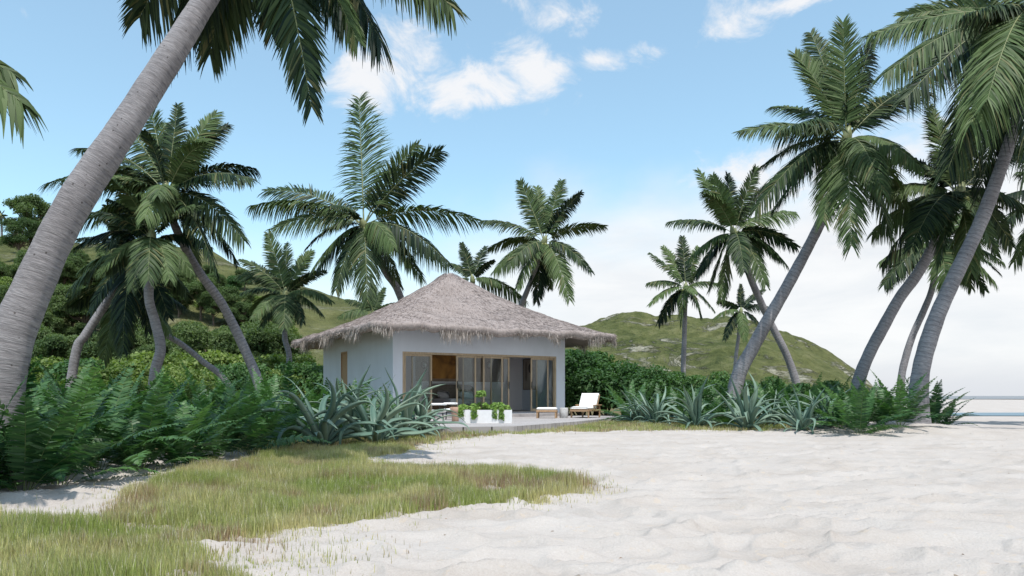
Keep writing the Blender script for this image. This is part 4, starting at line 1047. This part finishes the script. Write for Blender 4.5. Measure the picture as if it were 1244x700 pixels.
# ------------------------------------------------------------------ FURNITURE
def lounge():
    g = A(712, 508, 28); g.z = DZ
    root = empty('lounge_chair', g, R(58)); tag(root, 'reclined wooden lounge chair with white cushions on the deck', 'chair')
    w = .38                                                    # seat looks towards -x, width along y
    mb = MB(); mb.box(-.62, -w, .25, .52, -w + .05, .32, .006).box(-.62, w - .05, .25, .52, w, .32, .006)
    for k in range(7): x = -.58 + k * .15; mb.box(x, -w + .05, .27, x + .10, w - .05, .30)
    mb.box(-.62, -w + .05, .24, -.58, w - .05, .32)
    mb.build('seat_frame', M['teak'], root)
    for x in (-.55, .40):
        for y in (-w, w - .05):
            q = MB(); q.box(x, y - .001, 0, x + .055, y + .051, .25 if x < 0 else .46, .006); q.build('leg', M['teak'], root)
    for y in (-w - .03, w - .035): q = MB(); q.box(-.12, y, .46, .55, y + .065, .495, .006); q.build('armrest', M['teak'], root)
    for y in (-w, w - .05): q = MB(); q.box(-.08, y, .321, -.03, y + .045, .458); q.build('arm_post', M['teak'], root)
    def slab(x0, z0, x1, z1, t, y0, y1, mat, name, puff=.02):
        d = Vector((x1 - x0, 0, z1 - z0)).normalized(); nn = Vector((-d.z, 0, d.x)); L = math.hypot(x1 - x0, z1 - z0); V = []; nx, ny = 10, 8
        for side in (0, 1):
            for i in range(nx + 1):
                for j in range(ny + 1):
                    a, b = i / nx, j / ny; e = min(a, 1 - a, b, 1 - b); pf = puff * (1 - math.exp(-e * 14)) 
                    off = (t + pf) if side else -0.0 - pf * .3
                    ee = 0 if e > 0 else .012
                    p = Vector((x0, 0, z0)) + d * (a * L) + nn * (off if e > 0 else (t * .8 if side else t * .2))
                    V.append((p.x, y0 + (y1 - y0) * b, p.z))
        Fs = []; m = (nx + 1) * (ny + 1); ix = lambda s, i, j: s * m + i * (ny + 1) + j
        for i in range(nx):
            for j in range(ny):
                Fs.append((ix(0, i, j), ix(0, i, j + 1), ix(0, i + 1, j + 1), ix(0, i + 1, j))); Fs.append((ix(1, i, j), ix(1, i + 1, j), ix(1, i + 1, j + 1), ix(1, i, j + 1)))
        for i in range(nx):
            for j in (0, ny): Fs.append((ix(0, i, j), ix(0, i + 1, j), ix(1, i + 1, j), ix(1, i, j)))
        for j in range(ny):
            for i in (0, nx): Fs.append((ix(0, i, j), ix(0, i, j + 1), ix(1, i, j + 1), ix(1, i, j)))
        return raw(name, V, Fs, mat, root, True)
    slab(-.60, .33, .14, .33, .085, -w + .02, w - .02, M['cushion'], 'seat_cushion')
    slab(.13, .34, .42, .90, .085, -w + .02, w - .02, M['cushion'], 'back_cushion')
    mb = MB(); 
    for y in (-w + .02, w - .06):
        mb.tube([(.19, y + .02, .31), (.47, y + .02, .88)], .022, 6)
    mb.tube([(.46, -w + .04, .86), (.46, w - .04, .86)], .018, 6).tube([(.36, -w + .04, .66), (.36, w - .04, .66)], .018, 6)
    mb.build('backrest_frame', M['teak'], root)
lounge()
def stool():
    g = A(664.5, 508.5, 27.4); g.z = DZ
    root = empty('footstool', g, R(-8)); tag(root, 'low wooden footstool with a flat white cushion', 'footstool')
    MB().box(-.38, -.28, .22, .38, .28, .30, .008).build('seat_frame', M['teak'], root)
    for x in (-.37, .31):
        for y in (-.27, .21): MB().box(x, y, 0, x + .06, y + .06, .22, .006).build('leg', M['teak'], root)
    mb = MB(); mb.box(-.37, -.27, .301, .37, .27, .40, .04).build('cushion', M['cushion'], root)
stool()
g = A(685, 508, 27.7); g.z = DZ
o = MB().lathe([(.14, 0), (.16, .02), (.165, .2), (.16, .36), (.15, .38), (.0, .382)], 28).build('side_table', M['concrete'], None, True); o.location = g
tag(o, 'pale drum-shaped side table between footstool and lounge chair', 'table')
# planter
g = A(590, 512.6, 22.6); g.z = DZ
root = empty('planter_box', g); tag(root, 'long white planter box on the deck edge', 'planter')
mb = MB(); w, dp, h = .81, .24, .40
mb.box(-w, -dp, 0, w, -dp + .03, h).box(-w, dp - .03, 0, w, dp, h).box(-w, -dp + .03, 0, -w + .03, dp - .03, h).box(w - .03, -dp + .03, 0, w, dp - .03, h)
mb.build('box', M['white'], root); MB().box(-w + .03, -dp + .03, .01, w - .03, dp - .03, h - .04).build('soil', M['soil'], root)
gp = g + Vector((0, 0, h - .04)); rt = random.Random(31)
def small_plant(x, kind, label, s=1.0):
    r_ = empty('potted_plant', gp + Vector((x, rt.uniform(-.06, .02), 0))); tag(r_, label, 'plant', 'plants growing in the white planter box')
    if kind == 'ball':
        MB().tube([(0, 0, 0), (.01, 0, .2), (0, 0, .42)], [.022, .018, .014], 8).build('stem', M['twig'], r_)
        leaf_cloud('foliage', M['trail'], [(0, 0, .50, .15), (.06, .02, .55, .09), (-.06, 0, .46, .10)], 900, .045, r_, 71)
    elif kind == 'bushy':
        leaf_cloud('foliage', M['trail'], [(rt.uniform(-.13, .13) * s, rt.uniform(-.08, .08), rt.uniform(.03, .20) * s * .8, .08 * s) for _ in range(7)], 800, .045, r_, int(x * 100) + 500)
    else:
        for k in range(7):
            xx = rt.uniform(-.06, .06); L = rt.uniform(.04, .17) * s
            p = [(xx, -.05, .03), (xx * 1.1, -.16, .10), (xx * 1.2, -.235, .05), (xx * 1.2, -.25, -.10 - L * .4), (xx * 1.25, -.245, -.10 - L)]
            mb = MB(); mb.tube(p, .004, 4)
            st = mb.build('trailing_stem', M['trail'], r_)
            n = 70; rg_ = np.random.default_rng(k + int(abs(x) * 100)); pp = np.array(p); tt_ = rg_.uniform(0, 3.99, n); i0 = tt_.astype(int); f_ = (tt_ - i0)[:, None]
            c = pp[i0] * (1 - f_) + pp[i0 + 1] * f_ + rg_.normal(0, .018, (n, 3))
            leaf_cloud('leaves', M['trail'], [(*q_, .012) for q_ in c], n * 2, .035, st, k + 900)
    return r_
small_plant(-.66, 'bushy', 'leafy plant at the left end of the planter', .9)
small_plant(-.36, 'trail', 'trailing plant hanging over the planter front, left one', 1.0)
small_plant(-.30, 'bushy', 'dark rounded plant next to the small ball tree', 1.2)
small_plant(-.14, 'ball', 'tiny ball-headed tree in the planter', 1.0)
small_plant(.10, 'bushy', 'bushy green plant in the middle of the planter', 1.2)
small_plant(.27, 'trail', 'trailing plant hanging over the planter front, middle one', .95)
small_plant(.38, 'bushy', 'tallest leafy plant right of the planter middle', 1.3)
small_plant(.50, 'trail', 'trailing plant hanging over the planter front, right one', 1.0)
small_plant(.66, 'bushy', 'low plant at the right end of the planter', .9)
small_plant(-.74, 'trail', 'short trailing plant on the far left planter corner', .5)
# terracotta pot and round seats
g = A(553.5, 511.5, 24.0); g.z = DZ
o = MB().lathe([(.11, 0), (.13, .02), (.12, .12), (.15, .30), (.20, .46), (.19, .46), (.13, .28), (.0, .25)], 24).build('terracotta_pot', M['terracotta'], None, True); o.location = g
tag(o, 'tapered terracotta pot left of the white planter', 'pot')
def pouf(px, py, d, label):
    g = A(px, py, d); g.z = DZ
    r_ = empty('garden_chair', g); r_.scale = (.8, .8, .8); tag(r_, label, 'chair', 'round garden chairs on the deck')
    MB().lathe([(.0, .36), (.26, .37), (.30, .42), (.27, .48), (.0, .49)], 24).build('seat', M['cushion'], r_, True)
    mb = MB(); pts = [(.30 * math.cos(a), .30 * math.sin(a), .70) for a in np.linspace(R(20), R(160), 12)]; mb.tube(pts, .045, 8).build('backrest', M['cushion'], r_, True)
    for k in range(4):
        a = R(45 + 90 * k); MB().tube([(.22 * math.cos(a), .22 * math.sin(a), .365), (.27 * math.cos(a), .27 * math.sin(a), 0)], .014, 6).build('leg', M['black'], r_)
    for a in (R(25), R(90), R(155)): MB().tube([(.28 * math.cos(a), .28 * math.sin(a), .45), (.30 * math.cos(a), .30 * math.sin(a), .68)], .012, 6).build('back_post', M['black'], r_)
pouf(533, 511, 23.5, 'white round garden chair half hidden by agave leaves')
pouf(547, 506, 25.6, 'white round garden chair nearer the glass doors')
# interior furniture
def at_local(u, v, z): return CO + U_ * u + V_ * v + Vector((0, 0, z))
bu = upx(552, 2.4)
root = empty('bed', at_local(bu, 1.76, FLZ), ANG); tag(root, 'wide bed with rounded headboard inside the cottage', 'bed')
mb = MB(); n = 16; V = []; hw, hh, rr = 1.15, 1.10, .35
prof = [(-hw, 0)] + [(-hw + rr - rr * math.cos(a), hh - rr + rr * math.sin(a)) for a in np.linspace(0, math.pi / 2, 8)] + [(hw - rr + rr * math.sin(a), hh - rr + rr * math.cos(a)) for a in np.linspace(0, math.pi / 2, 8)] + [(hw, 0)]
m_ = len(prof); mb.add([(x, .98, z) for x, z in prof] + [(x, 1.06, z) for x, z in prof], [list(range(m_)), list(range(2 * m_ - 1, m_ - 1, -1))] + [(i, i + m_, (i + 1) % m_ + m_, (i + 1) % m_) for i in range(m_)])
mb.build('headboard', M['headboard'], root)
MB().box(-1.0, -1.05, .0, 1.0, .97, .25).build('bed_base', M['teak'], root)
MB().box(-.98, -1.05, .251, .98, .96, .52, .05).build('mattress', M['linen'], root)
def pillow(u, v, z, rx, mat, label):
    o = MB().box(-.27, -.08, -.17, .27, .08, .17, .07).build('pillow', mat, None, True); o.location = at_local(u, v, z); o.rotation_euler = (rx, 0, ANG); tag(o, label, 'pillow', 'pillows on the bed'); return o
pillow(bu - .45, 2.5, FLZ + .68, R(-20), M['linen'], 'grey pillow leaning on the headboard, left side')
pillow(bu + .45, 2.5, FLZ + .68, R(-20), M['linen'], 'grey pillow leaning on the headboard, right side')
pillow(upx(568, 1.1), 1.1, FLZ + .66, R(-25), M['bluepillow'], 'pale blue pillow at the foot of the bed')
pu = upx(539, 4.15)
def framed(name, px0, px1, py0, py1, v, mat, label, cat, fr):
    a, b = upx(px0, v), upx(px1, v); z1 = min(3.15, zpy((px0 + px1) / 2, py0, v)); z0 = zpy((px0 + px1) / 2, py1, v); w = b - a; h = z1 - z0
    r_ = empty(name, at_local((a + b) / 2, v, (z0 + z1) / 2), ANG); tag(r_, label, cat)
    MB().box(-w / 2, -.012, -h / 2, w / 2, .0, h / 2).build('canvas', mat, r_)
    mb = MB(); t = .035; mb.box(-w / 2 - t, -.03, -h / 2 - t, -w / 2, .0, h / 2 + t).box(w / 2, -.03, -h / 2 - t, w / 2 + t, .0, h / 2 + t).box(-w / 2, -.03, -h / 2 - t, w / 2, 0, -h / 2).box(-w / 2, -.03, h / 2, w / 2, 0, h / 2 + t); mb.build('frame', fr, r_)
    return r_, w, h
framed('painting', 524, 556, 420, 460, 2.955, M['painting'], 'large amber abstract painting above the bed', 'painting', M['teak'])
def vside(px, U0):
    k = (px - CX) / F; b = CO + U_ * U0; return (k * b.y - b.x) / (V_.x - k * V_.y)
ua_ = W_ - T - .004; va, vb = vside(651, ua_), vside(636.5, ua_)
r_ = empty('wall_art', at_local(ua_, (va + vb) / 2, 2.05), ANG - R(90)); tag(r_, 'tan wall hanging with a dark oval in the right half of the room', 'artwork')
w, h = vb - va, 1.3
MB().box(-w / 2, -.012, -h / 2, w / 2, .0, h / 2).build('canvas', M['tan'], r_)
MB().box(-w / 2 - .03, -.03, -h / 2 - .03, -w / 2, .0, h / 2 + .03).box(w / 2, -.03, -h / 2 - .03, w / 2 + .03, .0, h / 2 + .03).box(-w / 2, -.03, -h / 2 - .03, w / 2, 0, -h / 2).box(-w / 2, -.03, h / 2, w / 2, 0, h / 2 + .03).build('frame', M['brass'], r_)
def oval(cx, cz, rx, rz, mat, name, par, dy=-.02):
    n = 24; V = [(cx + rx * math.cos(q), dy, cz + rz * math.sin(q)) for q in np.linspace(0, 6.283, n, endpoint=False)] + [(cx + rx * math.cos(q), -.0125, cz + rz * math.sin(q)) for q in np.linspace(0, 6.283, n, endpoint=False)]
    raw(name, V, [list(range(n))] + [(i, (i + 1) % n, (i + 1) % n + n, i + n) for i in range(n)], mat, par)
oval(w * .08, h * .20, w * .17, h * .17, M['black'], 'dark_oval', r_); oval(-w * .28, h * .10, w * .09, h * .34, M['headboard'], 'brown_shape', r_)
for px, lb in ((516, 'round wall lamp left of the painting'), (595, 'round wall lamp right of the bed')):
    v = 2.85; u = upx(px, v); z = zpy(px, 443.5, v)
    r_ = empty('wall_lamp', at_local(u, v, z), ANG); tag(r_, lb, 'lamp', 'round wall lamps beside the bed')
    MB().lathe([(0, -.075), (.05, -.055), (.075, 0), (.05, .055), (0, .075)], 16).build('globe', M['bulb'], r_, True)
    mb = MB(); mb.tube([(.15 * math.cos(a), .02, .15 * math.sin(a)) for a in np.linspace(0, 6.283, 25)], .013, 6, False); mb.build('ring', M['brass'], r_, True)
    MB().tube([(0, .0, 0), (0, .095, 0)], .012, 6).build('bracket', M['brass'], r_)
v = 1.6; u = upx(659.5, v); z = zpy(659.5, 467, v)
r_ = empty('tripod_lamp', at_local(u, v, FLZ), ANG); tag(r_, 'slim tripod stand with a round shade behind the right glass door', 'lamp')
zz = z - FLZ
MB().lathe([(.05, zz - .07), (.16, zz - .06), (.18, zz), (.15, zz + .06), (0, zz + .07)], 20).build('lamp_shade', M['tan'], r_, True)
for k in range(3):
    a = R(90 + 120 * k); MB().tube([(.03 * math.cos(a), .03 * math.sin(a), zz - .06), (.22 * math.cos(a), .22 * math.sin(a), 0)], .012, 6).build('leg', M['black'], r_)

# ------------------------------------------------------------------ beach litter (tiny leaves and chips of coconut husk)
def litter():
    rg = np.random.default_rng(3); V = []; Fs = []
    x = rg.uniform(-3, 16, 900); y = rg.uniform(4, 24, 900); k = ~inpoly(x, y, MAIN) & ~inpoly(x, y, STRIP) & (np.abs(x) < y * .9) & (y < 21); x = x[k][:130]; y = y[k][:130]
    for a, b in zip(x, y):
        s = rg.uniform(.006, .022); q = rg.uniform(0, 6.28); z = gz(a, b) + .006; n0 = len(V)
        c_, s_ = math.cos(q), math.sin(q)
        for (u, v, w) in ((-1, 0, 0), (0, -.45, .25), (1, 0, .1), (0, .45, .25), (0, 0, .55)):
            V.append((a + (u * c_ - v * s_) * s, b + (u * s_ + v * c_) * s, z + w * s))
        Fs += [(n0, n0 + 1, n0 + 4), (n0 + 1, n0 + 2, n0 + 4), (n0 + 2, n0 + 3, n0 + 4), (n0 + 3, n0, n0 + 4)]
    o = raw('beach_litter', V, Fs, plain('dry_husk', (.22, .14, .08), .9, nz=.4, scale=.7)); tag(o, 'tiny brown chips and dry leaf bits scattered over the sand', 'litter', None, 'stuff')
litter()

# ------------------------------------------------------------------ SKY, SUN, CAMERA
SUN = Vector((.22, -.97, 0)).normalized(); EL = R(69)
sd = Vector((SUN.x * math.cos(EL), SUN.y * math.cos(EL), math.sin(EL)))
L = bpy.data.lights.new('sun', 'SUN'); L.energy = 3.2; L.angle = R(.6); L.color = (1, .955, .90)
lo = bpy.data.objects.new('sun', L); lo.rotation_euler = sd.to_track_quat('Z', 'Y').to_euler(); link(lo)
w = bpy.data.worlds.new('World'); sc.world = w; w.use_nodes = True; nt = w.node_tree; nt.nodes.clear()
out = nd(nt, 'ShaderNodeOutputWorld'); bg = nd(nt, 'ShaderNodeBackground'); nt.links.new(bg.outputs[0], out.inputs[0])
sky = nd(nt, 'ShaderNodeTexSky', sky_type='NISHITA'); sky.sun_disc = False; sky.sun_elevation = EL; sky.sun_rotation = math.atan2(sd.x, sd.y)
sky.altitude = 0; sky.air_density = 1.0; sky.dust_density = .6; sky.ozone_density = 2.0
BGS = .15; EXPO = .55; bg.inputs['Strength'].default_value = BGS
co = coords(nt, 'Generated'); sep = nd(nt, 'ShaderNodeSeparateXYZ'); nt.links.new(co, sep.inputs[0])
X, Y, Z = sep.outputs
hor = mth(nt, 'SQRT', mth(nt, 'ADD', mth(nt, 'MULTIPLY', X, X), mth(nt, 'MULTIPLY', Y, Y)))
el = mth(nt, 'ARCTAN2', Z, hor); az = mth(nt, 'ARCTAN2', X, Y)
cb = nd(nt, 'ShaderNodeCombineXYZ'); nt.links.new(az, cb.inputs[0]); nt.links.new(mth(nt, 'MULTIPLY', el, 1.5), cb.inputs[1])
n1 = noise(nt, cb.outputs[0], 11.0, 8, .64, .5); n2 = noise(nt, cb.outputs[0], 3.0, 5, .55, .2)
def px_azel(px, py):
    x = (px - CX) / F; z = (HY - py) / F; return math.atan2(x, 1), math.atan2(z, math.hypot(x, 1))
dens = None
for px, py, rx, ry, s in [(445, 95, 46, 42, 1.05), (500, 70, 50, 46, 1.1), (545, 105, 60, 34, 1.05), (600, 110, 55, 28, 1.0), (650, 88, 48, 38, 1.05), (700, 25, 48, 24, .85), (748, 68, 52, 20, .95), (612, 178, 24, 18, .6), (722, 118, 34, 20, .5), (885, 26, 45, 30, .72), (970, 2, 110, 14, .78), (610, -4, 28, 16, .8), (1000, 205, 170, 50, .95), (930, 270, 150, 50, .8), (1300, 60, 140, 80, .7), (-300, 100, 150, 60, .8), (1600, 150, 260, 90, .8)]:
    a0, e0 = px_azel(px, py); a1, _ = px_azel(px + rx, py); _, e1 = px_azel(px, py - ry)
    dx = mth(nt, 'DIVIDE', mth(nt, 'SUBTRACT', az, a0), abs(a1 - a0)); dy = mth(nt, 'DIVIDE', mth(nt, 'SUBTRACT', el, e0), abs(e1 - e0))
    r2 = mth(nt, 'ADD', mth(nt, 'MULTIPLY', dx, dx), mth(nt, 'MULTIPLY', dy, dy))
    f = mth(nt, 'MULTIPLY', mth(nt, 'EXPONENT', mth(nt, 'MULTIPLY', r2, -.75)), s)
    dens = f if dens is None else mth(nt, 'MAXIMUM', dens, f)
d1 = mth(nt, 'ADD', dens, mth(nt, 'MULTIPLY_ADD', n1, 2.5, -1.40))
cl = nd(nt, 'ShaderNodeMapRange', interpolation_type='SMOOTHSTEP'); nt.links.new(d1, cl.inputs[0]); cl.inputs[1].default_value = .25; cl.inputs[2].default_value = .95
# low bank of bright cloud, higher towards the right
hb = mth(nt, 'ADD', mth(nt, 'MULTIPLY_ADD', az, .16, .20), mth(nt, 'MULTIPLY_ADD', n2, .30, -.15))
lowr = nd(nt, 'ShaderNodeMapRange', interpolation_type='SMOOTHSTEP'); nt.links.new(mth(nt, 'SUBTRACT', hb, el), lowr.inputs[0]); lowr.inputs[1].default_value = -.10; lowr.inputs[2].default_value = .07
side = nd(nt, 'ShaderNodeMapRange', interpolation_type='SMOOTHSTEP'); nt.links.new(az, side.inputs[0]); side.inputs[1].default_value = -.45; side.inputs[2].default_value = .15; side.inputs[3].default_value = .35; side.inputs[4].default_value = .97
low = mth(nt, 'MULTIPLY', lowr.outputs[0], side.outputs[0])
K = 1 / (BGS * 2 ** EXPO)
sk = mixc(nt, 1.0, sky.outputs[0], (1.02, 1.20, 1.06), 'MULTIPLY'); sk = mixc(nt, .16, sk, (.80 * K, .92 * K, 1.0 * K))
SKYC = sk
n5 = noise(nt, mapping(nt, cb.outputs[0], (1, 2.5, 1)), 5.0, 6, .6, .3)
lc = ramp(nt, n5, [(.3, (.84 * K, .87 * K, .91 * K)), (.6, (.97 * K, .975 * K, .985 * K))])
c = mixc(nt, low, sk, lc)
c = mixc(nt, mth(nt, 'MULTIPLY', cl.outputs[0], .93), c, (.95 * K, .95 * K, .965 * K))
gr = nd(nt, 'ShaderNodeMapRange', interpolation_type='SMOOTHSTEP'); nt.links.new(el, gr.inputs[0]); gr.inputs[1].default_value = .06; gr.inputs[2].default_value = .0; gr.inputs[3].default_value = 0; gr.inputs[4].default_value = .9
c = mixc(nt, gr.outputs[0], c, (.74 * K, .77 * K, .82 * K))
nt.links.new(c, bg.inputs['Color'])

cam = bpy.data.cameras.new('camera'); co_ = bpy.data.objects.new('camera', cam); link(co_)
co_.location = (0, 0, CH); co_.rotation_euler = (R(90), 0, 0); cam.sensor_width = 36; cam.lens = 36 * F / 1244; cam.shift_y = 131 / 1244
cam.clip_start = .05; cam.clip_end = 9000; sc.camera = co_
sc.view_settings.view_transform = 'Standard'; sc.view_settings.look = 'None'; sc.view_settings.gamma = 1; sc.view_settings.exposure = EXPO; sc.view_settings.use_curve_mapping = False
sc.cycles.max_bounces = 6; sc.cycles.transparent_max_bounces = 12; sc.cycles.use_denoising = True
